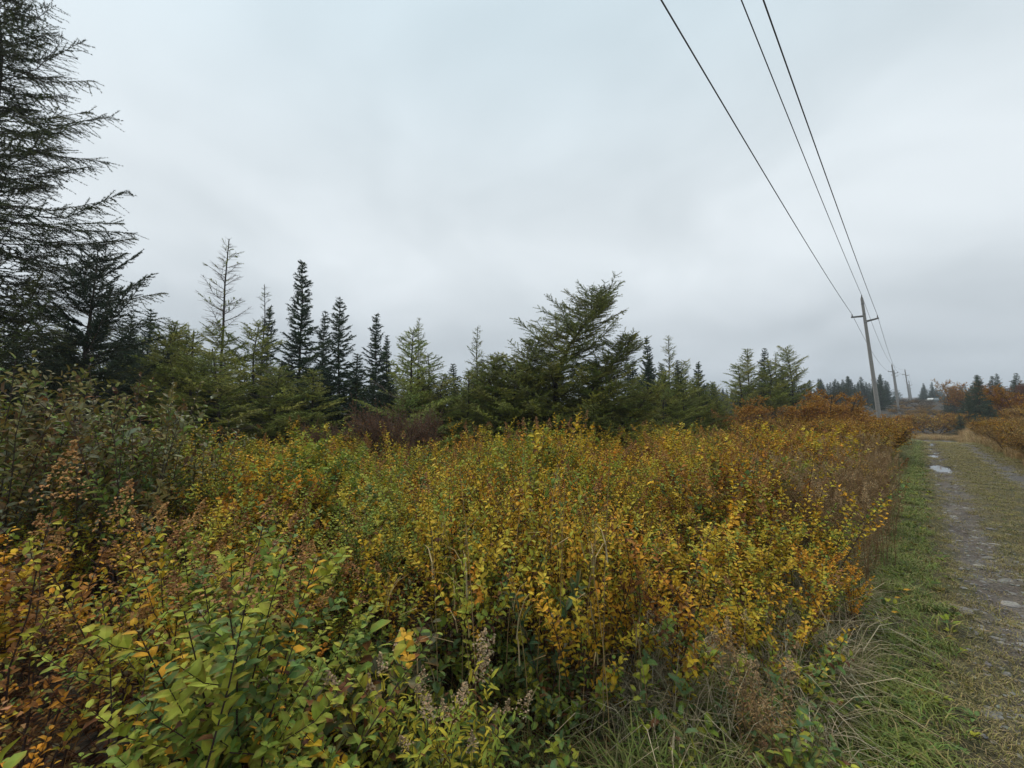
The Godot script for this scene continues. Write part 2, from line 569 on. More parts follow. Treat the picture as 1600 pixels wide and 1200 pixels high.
func camera_and_light() -> void:
	var cam := Camera3D.new()
	cam.name = "camera"
	cam.fov = 85.68
	cam.near = 0.05
	cam.far = 6000.0
	cam.position = Vector3(0, 1.6, 0)
	cam.rotation_degrees = Vector3(4.0, 0, 0)
	cam.current = true
	add_child(cam)
	var env := Environment.new()
	env.tonemap_mode = Environment.TONE_MAPPER_LINEAR
	env.tonemap_exposure = 1.66
	env.background_mode = Environment.BG_SKY
	env.sdfgi_enabled = true
	env.ssao_enabled = true
	env.ssil_enabled = true
	env.fog_enabled = true
	env.fog_density = 0.0008
	env.fog_light_color = Color(0.80, 0.84, 0.88)
	var sky := Sky.new()
	var pm := PanoramaSkyMaterial.new()
	pm.panorama = ImageTexture.create_from_image(overcast())
	sky.sky_material = pm
	env.sky = sky
	var we := WorldEnvironment.new()
	we.name = "daylight"
	we.environment = env
	add_child(we)
	var sun := DirectionalLight3D.new()
	sun.name = "sun"
	sun.light_energy = 0.5
	sun.light_angular_distance = 30.0
	sun.light_color = Color(1.0, 0.96, 0.9)
	sun.shadow_enabled = true
	sun.rotation_degrees = Vector3(-58, 200, 0)
	add_child(sun)

func overcast() -> Image:
	var w := 1024
	var h := 512
	var im := Image.create(w, h, false, Image.FORMAT_RGBF)
	var a := FastNoiseLite.new()
	a.seed = 21
	a.frequency = 1.1
	a.fractal_octaves = 5
	var warp := FastNoiseLite.new()
	warp.seed = 5
	warp.frequency = 0.9
	warp.fractal_octaves = 2
	for y in h:
		var el := PI * (0.5 - (y + 0.5) / h)
		var up := sin(el)
		var deg := rad_to_deg(el)
		var c: Color
		if deg < 7.0: c = Color(0.345, 0.38, 0.415).lerp(Color(0.365, 0.40, 0.43), clampf(deg / 7.0, 0, 1))
		elif deg < 20.0: c = Color(0.365, 0.40, 0.43).lerp(Color(0.51, 0.55, 0.578), smoothstep(7.0, 20.0, deg))
		else: c = Color(0.51, 0.55, 0.578).lerp(Color(0.395, 0.468, 0.51), smoothstep(20.0, 50.0, deg))
		for x in w:
			var az := TAU * x / w
			var d := Vector3(cos(el) * sin(az), up, -cos(el) * cos(az))
			# the cloud deck seen from below: features flatten towards the horizon
			var q := Vector3(d.x, 0.0, d.z) / (maxf(up, 0.0) + 0.28)
			var n := a.get_noise_3d(q.x * 0.8 + 0.25 * warp.get_noise_3d(q.x, 0, q.z), 0.4, q.z * 0.8)
			var k := 1.0 + 0.27 * n
			var warm := 0.02 * n
			im.set_pixel(x, y, Color(c.r * (k + warm), c.g * k, c.b * (k - warm * 0.5)))
	return im

func materials() -> void:
	M.leaf = mat(Color.WHITE, 0.65, 0.6, 0.25)
	M.stem = mat(Color.WHITE, 0.8)
	M.seed = mat(Color.WHITE, 0.95)
	M.bark = grained(Color.WHITE, 2.5, 0.55, 1.0, 0.95, 1.0, 31)
	M.twig = mat(Color.WHITE, 0.9)
	M.needle = mat(Color.WHITE, 0.6, 0.45, 0.3)
	M.blade = mat(Color.WHITE, 0.6, 0.4, 0.3)
	M.soil = grained(Color.WHITE, 0.8, 0.5, 1.0, 0.95, 2.0, 41)
	M.track = grained(Color.WHITE, 2.2, 0.45, 1.0, 0.9, 1.2, 51)
	M.stone = grained(Color.WHITE, 3.0, 0.6, 1.0, 0.7, 0.4, 61)
	M.wood = grained(Color.WHITE, 1.6, 0.55, 1.0, 0.9, 0.4, 71)
	M.wood.uv1_scale = Vector3(6.0, 0.7, 6.0)
	M.wire = mat(Color.WHITE, 0.6)
	var w := StandardMaterial3D.new()
	w.albedo_color = Color(0.16, 0.14, 0.12)
	w.roughness = 0.03
	w.metallic_specular = 0.5
	M.water = w

func terrain() -> void:
	var b := MB.new()
	var rings := [0.0]
	var r := 0.25
	while r < 4000.0:
		rings.append(r)
		r *= 1.09 if r < 300.0 else 1.25
	var seg := 160
	for k in rings.size():
		for s in seg:
			var a := TAU * s / seg
			var x: float = rings[k] * sin(a)
			var d: float = rings[k] * cos(a)
			var q := ts(x, d)
			var y := ground(x, d)
			if q.y > -0.9 and q.y < 3.4 and q.x > -6.0 and q.x < 62.0: y -= 0.12
			b.v.append(V(x, y, d))
			var c := Color(0.055, 0.04, 0.022)
			if q.y > -0.8: c = Color(0.075, 0.085, 0.03)
			if rings[k] > 60.0: c = Color(0.055, 0.042, 0.025) if x > 0.4 * d else Color(0.04, 0.045, 0.025)
			if rings[k] > 180.0: c = Color(0.045, 0.05, 0.03)
			b.c.append(jit(c, 0.12))
	for k in rings.size() - 1:
		for s in seg:
			var a0 := k * seg + s
			var a1 := k * seg + (s + 1) % seg
			b.i.append(a0); b.i.append(a0 + seg); b.i.append(a1 + seg)
			b.i.append(a0); b.i.append(a1 + seg); b.i.append(a1)
	tag(part("ground", b.mesh(M.soil), self), "dark soil and leaf litter under the thicket and trees", "", "", "structure")

func track() -> void:
	# the two-rut track as one sheet
	rng.seed = 300
	var b := MB.new()
	var ss := [-5.0]
	while ss[-1] < 60.0:
		ss.append(ss[-1] + clampf(absf(ss[-1] - 2.0) * 0.018, 0.045, 0.35))
	var nt := 66
	for s in ss:
		for k in nt + 1:
			var t := -0.85 + 4.1 * k / nt
			var p := st(s, t)
			b.v.append(V(p.x, path_y(s, t) - 0.1 * (1.0 - smoothstep(-0.85, -0.6, t)) - 0.1 * smoothstep(2.9, 3.25, t), p.y))
			var u := rut(s, t)
			var n1 := fine.get_noise_2d(s * 14.0, t * 22.0)
			var n2 := noise.get_noise_2d(s * 5.0, t * 7.0 + 40.0)
			var moss := Color(0.105, 0.105, 0.035).lerp(Color(0.17, 0.13, 0.06), clampf(0.35 + n1 * 0.9, 0, 1))
			var dirt := Color(0.15, 0.12, 0.095).lerp(Color(0.26, 0.23, 0.195), clampf(0.3 + n1 * 1.2, 0, 1))
			if t > 1.2: dirt = Color(0.16, 0.15, 0.14).lerp(Color(0.25, 0.24, 0.225), clampf(0.3 + n1, 0, 1))
			var c := moss.lerp(dirt, smoothstep(0.35, 0.6, u * (0.5 + 0.5 * smoothstep(4.0, 5.5, s)) + n2 * 0.55 + n1 * 0.25))
			c = c.lerp(Color(0.07, 0.055, 0.045), 0.7 * smoothstep(0.02, 0.3, puddle_depth(s, t)))
			b.c.append(jit(c, 0.13))
	for k in ss.size() - 1:
		for q in nt:
			var a0 := k * (nt + 1) + q
			b.i.append(a0); b.i.append(a0 + nt + 1); b.i.append(a0 + nt + 2)
			b.i.append(a0); b.i.append(a0 + nt + 2); b.i.append(a0 + 1)
	var path := part("path", b.mesh(M.track), self)
	tag(path, "two-rut grassy gravel track running off to the right", "", "", "structure")
	# stones, picked apart one by one
	var shapes := []
	for k in 7: shapes.append(slab(500 + k))
	rng.seed = 301
	var given := [[5.05, 0.2, 0.09], [5.35, 0.6, 0.08], [4.95, 0.37, 0.07], [5.3, 0.75, 0.1], [5.75, 0.85, 0.13], [6.3, 0.55, 0.1], [6.7, 0.4, 0.08], [5.1, 0.47, 0.08], [5.6, 0.5, 0.09], [5.2, 0.95, 0.12], [4.7, 0.75, 0.07], [3.1, 0.5, 0.06], [7.2, 0.5, 0.09]]
	for k in 265:
		var s := 4.6 + 20.0 * pow(rng.randf(), 1.4)
		if k < 20: s = R(2.4, 4.8)
		var t := 0.45 + R(-0.26, 0.3)
		if rng.randf() < 0.1: t = R(0.0, 1.0)
		if puddle_depth(s, t) > 0.05: continue
		given.append([s, t, R(0.012, 0.045) * (1.0 if rng.randf() < 0.85 else 1.6)])
	for g in given:
		var p := st(g[0], g[1])
		var o := part("stone", pick(shapes), path)
		o.position = V(p.x, path_y(g[0], g[1]) - 0.14 * g[2], p.y)
		o.rotation = Vector3(R(-0.12, 0.12), R(0, TAU), R(-0.12, 0.12))
		o.scale = Vector3(1.0, R(0.5, 1.0), R(0.55, 0.9)) * g[2]
	var places := []
	for k in 14000:
		var s := 0.6 + 30.0 * pow(rng.randf(), 1.7)
		var t := (0.45 if rng.randf() < 0.6 else 1.72) + R(-0.3, 0.3) * R(0.5, 1.2)
		if puddle_depth(s, t) > 0.05: continue
		var p := st(s, t)
		var z := 0.003 + 0.019 * pow(rng.randf(), 2.6)
		places.append([Transform3D(Basis.from_euler(Vector3(R(-0.4, 0.4), R(0, TAU), R(-0.4, 0.4))).scaled(Vector3(z, z * 0.7, z)), V(p.x, path_y(s, t), p.y)), jit(Color(1, 1, 1), 0.35)])
	scatter("gravel", shapes[0], places, path)
	# water in the rut
	for q in PUDDLES:
		var w := MB.new()
		var p0 := st(q[0], q[1])
		var ys := []
		for k in 24:
			var a := TAU * k / 24
			var e := Vector2(q[0] + cos(a) * q[2] * 0.86, q[1] + 0.05 * sin((q[0] + cos(a) * q[2] * 0.86) * 5.0) + sin(a) * q[3] * 0.86)
			ys.append(path_y(e.x, e.y))
		ys.sort()
		var y: float = ys[9]
		w.v.append(Vector3.ZERO); w.c.append(Color.WHITE); w.n.append(Vector3.UP)
		for k in 28:
			var a := TAU * k / 28
			var e := st(q[0] + cos(a) * q[2] * 1.1, q[1] + sin(a) * q[3] * 1.3)
			w.v.append(V(e.x - p0.x, 0, e.y - p0.y)); w.c.append(Color.WHITE); w.n.append(Vector3.UP)
			w.i.append(0); w.i.append(1 + k); w.i.append(1 + (k + 1) % 28)
		var o := part("water", w.mesh(M.water), self)
		o.position = V(p0.x, y, p0.y)
		tag(o, "pale puddle lying in the left wheel rut of the track", "", "", "structure")

func slab(seed_: int) -> ArrayMesh:
	rng.seed = seed_
	var b := MB.new()
	var n := 8
	var col: Color = Color(0.33, 0.315, 0.285) * R(0.5, 1.2)
	var lo := []
	var hi := []
	var tp := []
	for k in n:
		var a := TAU * (k + R(-0.25, 0.25)) / n
		var r := R(0.75, 1.1)
		lo.append(Vector3(cos(a) * r, -0.15, sin(a) * r))
		hi.append(Vector3(cos(a) * r * 0.97, R(0.14, 0.22), sin(a) * r * 0.97))
		tp.append(Vector3(cos(a) * r * 0.7, R(0.24, 0.33), sin(a) * r * 0.7))
	for k in n:
		var m := (k + 1) % n
		b.quad(lo[k], lo[m], hi[m], hi[k], jit(col, 0.1))
		b.quad(hi[k], hi[m], tp[m], tp[k], jit(col, 0.1))
		b.tri(tp[k], tp[m], Vector3(0, 0.3, 0), jit(col, 0.1))
	return b.mesh(M.stone)

func power_line() -> void:
	rng.seed = 400
	var grey := Color(0.52, 0.50, 0.47)
	var lean := Vector3(-0.055, 0, -0.035)   # the poles lean back over the thicket
	var across := Vector3(CA, 0, SA)
	# [x, depth, height, label]
	var at := [[24.9, 28.0, 9.9, "tall weathered power pole beside the orange bushes, nearest of the line"],
		[73.7, 79.0, 9.4, "second grey power pole, beyond the nearest one by the track"],
		[109.5, 114.0, 9.2, "slim pale power pole standing left of the distant parked car"],
		[143.0, 148.0, 8.6, "power pole just behind the distant parked car"],
		[108.3, 116.0, 9.2, "dark distant power pole between the second pole and the pale slim one"],
		[160.0, 166.0, 8.4, "thin far power pole behind the pale houses"]]
	var tops := []
	for k in at.size():
		var q: Array = at[k]
		var y0 := ground(q[0], q[1])
		var o := thing("utility_pole", q[3], "power pole", V(q[0], y0 - 0.1, q[1]), 0.0, "poles of the power line along the track")
		var H: float = q[2]
		var b := MB.new()
		var pts := []
		for e in 9: pts.append((Vector3.UP + lean) * H * e / 8.0)
		b.tube(pts, 0.135 if k < 1 else 0.17, 0.08 if k < 1 else 0.11, 12, grey, true)
		b.tube([pts[8], pts[8] + Vector3.UP * 0.12], 0.078 if k < 1 else 0.1, 0.03, 10, grey * 0.6, true)
		part("pole_shaft", b.mesh(M.wood), o)
		var hooks := []
		for side in [-1.0, 1.0]:
			var root := (Vector3.UP + lean) * (H - 1.25 if side < 0 else H - 1.65)
			var end: Vector3 = root + across * side * 0.72 + Vector3.UP * (0.02 if side < 0 else 0.14)
			var m := MB.new()
			var d := (end - root).normalized()
			var f := d.cross(Vector3.UP).normalized() * 0.05
			var u := f.cross(d).normalized() * 0.06
			var s0 := root + d * 0.09
			var a := [s0 - f - u, s0 + f - u, s0 + f + u, s0 - f + u, end - f - u * 0.7, end + f - u * 0.7, end + f + u * 0.7, end - f + u * 0.7]
			for e in [[0, 1, 5, 4], [1, 2, 6, 5], [2, 3, 7, 6], [3, 0, 4, 7], [4, 5, 6, 7], [0, 3, 2, 1]]:
				m.quad(a[e[0]], a[e[1]], a[e[2]], a[e[3]], grey * 0.55)
			part("arm", m.mesh(M.wood), o)
			var ins := MB.new()
			var ip: Vector3 = end - d * 0.06 + u
			ins.tube([ip, ip + Vector3.UP * 0.05, ip + Vector3.UP * 0.09, ip + Vector3.UP * 0.15], 0.035, 0.03, 8, Color(0.22, 0.2, 0.19), true)
			part("insulator", ins.mesh(M.wire), o)
			hooks.append(o.position + ip + Vector3.UP * 0.16)
		var cap := MB.new()
		var tp: Vector3 = pts[8] + Vector3.UP * 0.1
		cap.tube([tp, tp + Vector3.UP * 0.08, tp + Vector3.UP * 0.14], 0.04, 0.03, 8, Color(0.22, 0.2, 0.19), true)
		part("insulator", cap.mesh(M.wire), o)
		tops.append([hooks[0], o.position + tp + Vector3.UP * 0.15, hooks[1]])
		if k == 0:
			for e in [0.42, 1.15, 1.75]:
				var band := MB.new()
				var bp: Vector3 = (Vector3.UP + lean) * (H - e)
				band.tube([bp, bp + Vector3.UP * 0.05], 0.096, 0.097, 12, Color(0.2, 0.2, 0.2), true)
				part("band", band.mesh(M.wire), o)
	# the span behind the camera ends on a pole outside the frame
	var back := [st(-37.0, -1.66), st(-37.0, -1.22), st(-37.0, -0.85)]
	var hb := [8.6, 9.9, 8.2]
	var names := ["left power line wire carried on the left arms of the poles", "middle power line wire carried on the pole tops", "right power line wire carried on the right arms of the poles"]
	for w in 3:
		var line := [V(back[w].x, hb[w], back[w].y), tops[0][w], tops[1][w], tops[2][w], tops[3][w]]
		var m := MB.new()
		for k in line.size() - 1:
			var sag: float = [[0.95, 0.85, 0.75][w], 0.9, 0.5, 0.5][k]
			var pts := []
			var n := 40
			for e in n + 1:
				var f := e / float(n)
				pts.append(line[k].lerp(line[k + 1], f) - Vector3.UP * sag * 4.0 * f * (1.0 - f))
			m.tube(pts, 0.012, 0.012, 6, Color(0.07, 0.07, 0.075), true)
		tag(part("power_line_wire", m.mesh(M.wire), self), names[w], "wire", "wires of the power line")

# ------------------------------------------------------------------ the thicket
const KEEP := [[-1.43, 1.22, 0.27], [2.17, 2.95, 0.25], [2.39, 3.0, 0.2]]   # room for the bright orange sprays

func inside(x: float, d: float) -> bool:
	var q := ts(x, d)
	if q.y > -0.62 - 0.06 * sin(q.x * 1.7): return false
	if q.x > 4.9 and q.x < 15.0 and q.y > -1.0 - 0.25 * sin(q.x * 2.3): return false
	if d < 2.2 + 0.35 * smoothstep(0.1, 1.2, x) and x > -0.62 - 0.05 * d: return false
	if d < 0.85 and x > -1.3: return false
	for e in KEEP:
		if absf(x - e[0]) < e[2] and absf(d - e[1]) < e[2]: return false
	return true

func thicket() -> void:
	var K := {}
	var near := {"detail": 6}
	var mid := {"detail": 2, "stems": 22, "r": 0.3, "gap": 0.017, "h": 1.15, "L": 0.042, "W": 0.64}
	var mixy := YGREEN + [GREEN[1], GREEN[2], YELLOW[2]]
	var gold := YELLOW + [YGREEN[1], YGREEN[3], YGREEN[0]]
	var fire := [ORANGE[0], ORANGE[1], ORANGE[3], YELLOW[0], YELLOW[3], YELLOW[1], BROWN[2]]
	var rust := [BROWN[2], ORANGE[3], YGREEN[0], OLIVE[1]]
	var pals := {"green": GREEN + [YGREEN[2], GREEN[2]], "yellow-green": mixy, "golden yellow": gold, "orange": fire, "rusty brown": rust}
	var heads := {"green": 0.12, "yellow-green": 0.28, "golden yellow": 0.25, "orange": 0.2, "rusty brown": 0.9}
	var wither := {"green": 0.05, "yellow-green": 0.09, "golden yellow": 0.12, "orange": 0.18, "rusty brown": 0.3}
	var s0 := 1000
	for p in pals:
		var base := {"vary": true, "dome": 0.42, "seed": s0, "pal": pals[p], "heads": heads[p], "wither": wither[p] + 0.03}
		if p == "rusty brown": base.merge({"grains": 170, "big": 1.7, "head": Color(0.38, 0.20, 0.065)})
		K[p + " near"] = kind(base.merged(near, true), 4)
		var bm := base.merged(mid, true)
		bm.seed = s0 + 500
		K[p + " mid"] = kind(bm, 3)
		s0 += 1000
	rng.seed = 77
	var spots := []
	for ring in [[0.85, 3.2, 0.40], [3.2, 6.2, 0.56], [6.2, 10.5, 0.80], [10.5, 17.0, 1.1]]:
		var x := -22.0
		while x < 16.0:
			var d := 0.3
			while d < 17.0:
				var xx: float = x + R(-0.5, 0.5) * ring[2]
				var dd: float = d + R(-0.5, 0.5) * ring[2]
				var r := sqrt(xx * xx + dd * dd)
				d += ring[2]
				if r < ring[0] or r >= ring[1] or not inside(xx, dd): continue
				if absf(xx / dd) > 1.32: continue
				var p := 800.0 + F * xx / dd
				# the back edge of the thicket, before the conifers
				var limit := lerpf(6.5, 11.5, clampf(p / 700.0, 0, 1)) if p < 700 else lerpf(11.5, 16.5, clampf((p - 700.0) / 500.0, 0, 1))
				if dd > limit: continue
				if p < 250 and dd > 2.5 and dd < 4.8 and rng.randf() < 0.88: continue   # the willows stand there
				spots.append([xx, dd, r, p])
			x += ring[2]
	for q in spots:
		var xx: float = q[0]
		var dd: float = q[1]
		var r: float = q[2]
		var p: float = q[3]
		var w := {"green": 0.3, "yellow-green": 1.0, "golden yellow": 0.35, "orange": 0.06, "rusty brown": 0.06}
		if p < 520 and r < 2.45: w = {"green": 1.0, "yellow-green": 0.25, "golden yellow": 0.02, "orange": 0.02, "rusty brown": 0.0}
		elif p < 400 and r < 3.5: w = {"green": 0.1, "yellow-green": 0.5, "golden yellow": 0.15, "orange": 0.08, "rusty brown": 1.0}
		elif p < 480 and r < 4.4: w = {"green": 0.14, "yellow-green": 0.45, "golden yellow": 0.5, "orange": 0.15, "rusty brown": 0.5}
		elif p < 620: w = {"green": 0.45, "yellow-green": 0.9, "golden yellow": 0.65, "orange": 0.22, "rusty brown": 0.22}
		elif p < 900: w = {"green": 0.42, "yellow-green": 0.9, "golden yellow": 0.85, "orange": 0.3, "rusty brown": 0.1}
		elif p > 900: w = {"green": 0.22, "yellow-green": 0.6, "golden yellow": 0.9, "orange": 0.7, "rusty brown": 0.2}
		if p > 1150: w = {"green": 0.03, "yellow-green": 0.25, "golden yellow": 1.0, "orange": 0.8, "rusty brown": 0.2}
		var sum := 0.0
		for e in w: sum += w[e]
		var g := rng.randf() * sum
		var k := "green"
		for e in w:
			g -= w[e]
			if g <= 0.0:
				k = e
				break
		var vs: Array = K[k + (" near" if r < 4.3 else " mid")]
		var sc := R(0.76, 1.22)
		var hs := sc * (0.9 if r < 2.2 else 1.0) * (1.0 + 0.4 * noise.get_noise_2d(xx * 1.4, dd * 1.4))
		var wide := lerpf(sc, 1.0, 0.5) * 1.1 * (1.0 if r < 6.2 else 1.25)
		if r > 10.5: wide *= 1.3
		plant("meadowsweet_shrub", pick(vs), "%s meadowsweet shrub %s" % [k + "-leaved" if k != "rusty brown" else "rusty seed-headed", bearing(xx, dd)], "shrub", V(xx, ground(xx, dd) - 0.02, dd), R(0, TAU), Vector3(wide, hs, wide), "meadowsweet shrubs of the thicket, " + k)
	print("shrubs ", spots.size())
	# willow shrubs at the left, with large dull leaves
	var willow := kind({"seed": 7000, "mix": false, "stems": 13, "r": 0.26, "h": 1.98, "hv": 0.38, "spread": 0.2, "L": 0.085, "W": 0.55, "gap": 0.034, "br": 7, "brl": 0.55, "start": 0.3, "pal": OLIVE + [GREEN[3], GREEN[0], OLIVE[1], Color(0.22, 0.24, 0.15), Color(0.14, 0.09, 0.05)], "heads": 0.0, "stem": Color(0.07, 0.05, 0.04), "sr": 0.007, "wither": 0.07}, 4)
	var wl := [[-4.3, 3.5, 0.95, "tall dull-leaved willow shrub at the left edge above the seed heads"], [-3.95, 3.9, 0.9, "dull olive willow shrub with bare dark stem beside the spruce trunk"], [-3.3, 3.75, 0.88, "upright willow shrub with large pale leaves before the dark spruce"], [-3.35, 4.4, 0.74, "smaller willow shrub where the golden leaves begin"], [-3.9, 2.9, 0.72, "low willow shrub with grey-green leaves behind the rusty seed heads"], [-5.2, 4.2, 1.05, "willow shrub behind the leftmost willow, half out of view"], [-4.2, 4.9, 0.9, "willow shrub standing behind the others under the spruce"], [-5.1, 5.3, 1.0, "rear willow shrub under the drooping larch boughs"]]
	for q in wl:
		plant("willow_shrub", pick(willow), q[3], "shrub", V(q[0] * 0.93, 0, q[1] * 0.93), R(0, TAU), Vector3.ONE * q[2], "willow shrubs on the left")

func front_plants() -> void:
	rng.seed = 900
	# orange spray at the lower left corner
	var fire := kind({"seed": 8000, "stems": 6, "h": 0.95, "r": 0.1, "pal": [ORANGE[0], ORANGE[1], YELLOW[3], ORANGE[0]], "heads": 0.0, "br": 4, "wither": 0.02}, 2)
	plant("meadowsweet_shrub", fire[0], "bright orange meadowsweet spray in the lower left corner", "shrub", V(-1.43, 0, 1.22), 1.0, Vector3.ONE * 0.82)
	plant("meadowsweet_shrub", fire[1], "bright orange meadowsweet spray at the thicket end beside the dry grass", "shrub", V(px(1275, 2.95), 0, 2.95), 2.0, Vector3.ONE * 0.82)
	plant("meadowsweet_shrub", fire[0], "low orange meadowsweet sprig leaning over the grass verge", "shrub", V(px(1315, 3.0), 0, 3.0), 4.0, Vector3.ONE * 0.7)
	# brown dead weeds beside the track
	var weed := kind({"seed": 8200, "stems": 16, "r": 0.2, "h": 1.05, "hv": 0.3, "spread": 0.1, "L": 0.035, "W": 0.28, "gap": 0.02, "br": 5, "brl": 0.22, "start": 0.25, "pal": [Color(0.28, 0.18, 0.08), Color(0.22, 0.14, 0.07), Color(0.34, 0.24, 0.12)], "mix": false, "heads": 0.8, "head": Color(0.32, 0.22, 0.11), "stem": Color(0.19, 0.12, 0.06), "wither": 0.15, "detail": 2}, 3)
	for k in 40:
		var s := 4.6 + 12.0 * pow(rng.randf(), 1.2)
		var t := R(-1.35, -0.42)
		var p := st(s, t)
		plant("dead_weed", pick(weed), "brown dead weed clump " + bearing(p.x, p.y), "weed", V(p.x, 0, p.y), R(0, TAU), Vector3(1.0, R(0.6, 1.0), 1.0), "brown dead weeds along the verge")
	# green goldenrod patch behind the orange shrub
	var rod := kind({"seed": 8400, "mix": false, "stems": 12, "r": 0.2, "h": 0.95, "spread": 0.12, "L": 0.07, "W": 0.2, "gap": 0.016, "br": 2, "start": 0.15, "pal": [GREEN[1], GREEN[2], YGREEN[2]], "heads": 0.3, "head": Color(0.25, 0.22, 0.10), "detail": 2}, 2)
	for k in 11:
		var s := R(4.8, 7.0)
		var p := st(s, R(-2.1, -1.25))
		plant("goldenrod", pick(rod), "green narrow-leaved goldenrod " + bearing(p.x, p.y), "weed", V(p.x, 0, p.y), R(0, TAU), Vector3.ONE * R(0.8, 1.0), "green goldenrod patch")
	var low := kind({"seed": 8300, "stems": 7, "h": 0.5, "hv": 0.5, "spread": 0.5, "br": 3, "brl": 0.2, "start": 0.2, "pal": YGREEN + GREEN + [YELLOW[0], ORANGE[1]], "heads": 0.1, "wither": 0.2}, 3)
	for k in 10:
		var p := st(R(1.9, 4.4), R(-1.5, -0.5))
		plant("meadowsweet_shrub", pick(low), "knee-high meadowsweet sprig " + bearing(p.x, p.y), "shrub", V(p.x, 0, p.y), R(0, TAU), Vector3.ONE * R(0.7, 1.2), "low meadowsweet sprigs in the rough grass")
	for k in 2:
		var p := st(R(2.0, 5.0), R(-1.5, -0.45))
		plant("dead_weed", pick(weed), "short brown dead weed " + bearing(p.x, p.y), "weed", V(p.x, 0, p.y), R(0, TAU), Vector3(0.7, R(0.4, 0.65), 0.7), "short dead weeds in the rough grass")
	# goldenrod gone to seed, bottom middle
	var gone := kind({"seed": 8600, "mix": false, "stems": 9, "r": 0.14, "h": 0.62, "spread": 0.3, "L": 0.06, "W": 0.3, "gap": 0.022, "br": 3, "brl": 0.2, "start": 0.3, "pal": [YGREEN[0], GREEN[1], YGREEN[1]], "heads": 1.0, "head": Color(0.36, 0.26, 0.15), "grains": 75}, 2)
	plant("seeding_goldenrod", gone[0], "goldenrod with brown fluffy seed heads at the bottom edge of the picture", "weed", V(px(660, 1.75), 0, 1.75), 0.0, Vector3.ONE, "goldenrod gone to seed")
	plant("seeding_goldenrod", gone[1], "second fluffy goldenrod just right of the first at the bottom edge", "weed", V(px(725, 1.62), 0, 1.62), 2.0, Vector3.ONE * 0.85, "goldenrod gone to seed")
	# low broad-leaved herbs
	var herb := kind({"seed": 8800, "mix": false, "stems": 7, "r": 0.12, "h": 0.30, "hv": 0.5, "spread": 0.6, "L": 0.05, "W": 0.66, "gap": 0.026, "br": 2, "brl": 0.2, "start": 0.2, "pal": [GREEN[0], GREEN[3], Color(0.09, 0.15, 0.06), GREEN[1], YGREEN[2]], "heads": 0.0, "stem": Color(0.10, 0.09, 0.04), "sr": 0.0025, "wither": 0.06}, 4)
	for k in 86:
		var dd := R(1.45, 3.3)
		var p := R(490, 1330)
		var xx := px(p, dd)
		var t := ts(xx, dd).y
		if t > -0.38 or (dd > 2.85 and p < 1000) or (p > 980 and rng.randf() < 0.25): continue
		plant("bramble_herb", pick(herb), "low broad-leaved green herb " + bearing(xx, dd), "herb", V(xx, 0, dd), R(0, TAU), Vector3.ONE * R(0.75, 1.15), "low herbs before the thicket")
	var big := kind({"seed": 8900, "mix": false, "stems": 4, "r": 0.05, "h": 0.62, "hv": 0.3, "spread": 0.4, "L": 0.11, "W": 0.66, "gap": 0.06, "br": 2, "brl": 0.25, "start": 0.4, "pal": [Color(0.10, 0.13, 0.06), Color(0.12, 0.12, 0.07), GREEN[0]], "heads": 0.0, "stem": Color(0.10, 0.06, 0.03), "wither": 0.12}, 2)
	plant("raspberry_plant", big[0], "raspberry plant with large crinkled leaves above the fluffy goldenrod", "herb", V(px(640, 2.1), 0, 2.1), 0.3, Vector3.ONE * 0.95)
	plant("raspberry_plant", big[1], "raspberry plant with dark leaves at the bottom edge left of the goldenrod", "herb", V(px(540, 1.75), 0, 1.75), 1.3, Vector3.ONE * 0.8)
	var dark := kind({"seed": 8950, "mix": false, "stems": 2, "r": 0.02, "h": 0.75, "hv": 0.1, "spread": 0.3, "L": 0.085, "W": 0.36, "gap": 0.022, "br": 1, "start": 0.35, "pal": [Color(0.07, 0.13, 0.05), Color(0.06, 0.11, 0.05)], "heads": 0.0, "wither": 0.0}, 1)
	plant("dark_green_weed", dark[0], "single dark green weed with pointed leaves before the dry stalks", "weed", V(px(850, 2.2), 0, 2.2), 0.0, Vector3.ONE)
	# tall dry grass stalks in front of the dark gap
	for k in 17:
		var b := MB.new()
		var p0 := [690, 725, 742, 748, 790, 826, 836, 870, 880, 905, 922, 935, 945, 1005, 600, 980, 655][k] as float
		var dd := R(1.95, 2.3)
		var h := R(0.95, 1.4) if k < 13 else R(0.6, 1.0)
		var ln := Vector3(R(-0.16, 0.1), 0, R(-0.12, 0.12))
		var col := jit(Color(0.34, 0.24, 0.11), 0.2)
		var pts := []
		for e in 6:
			var f := e / 5.0
			pts.append(Vector3.UP * h * f + ln * h * f * f)
		b.tube(pts, 0.0026, 0.0012, 5, col)
		for e in rng.randi() % 4 + 1:
			var f := R(0.15, 0.8)
			var a := R(0, TAU)
			b.blade(pts[0].lerp(pts[5], f), Vector3(cos(a), 0, sin(a)), R(0.15, 0.3), 0.007, R(0.4, 1.2), jit(Color(0.36, 0.29, 0.15), 0.2), jit(Color(0.30, 0.2, 0.09), 0.2))
		if rng.randf() < 0.4:
			for e in 30:
				var q: Vector3 = pts[5] + Vector3(R(-0.012, 0.012), R(-0.12, 0.04), R(-0.012, 0.012))
				b.blade(q, Vector3(R(-1, 1), 0, R(-1, 1)).normalized(), 0.02, 0.004, 0.5, col, col)
		var o := part("dry_grass_stalk", b.mesh(M.blade), self)
		o.position = V(px(p0, dd), 0, dd)
		tag(o, ["straight", "bent", "leaning"][k % 3] + " dry grass stalk " + bearing(px(p0, dd), dd), "grass", "tall dry grass stalks")
	# bleached arching grass clumps
	var tan := [Color(0.42, 0.34, 0.22), Color(0.34, 0.28, 0.17), Color(0.46, 0.40, 0.29), Color(0.25, 0.2, 0.11)]
	var tv := []
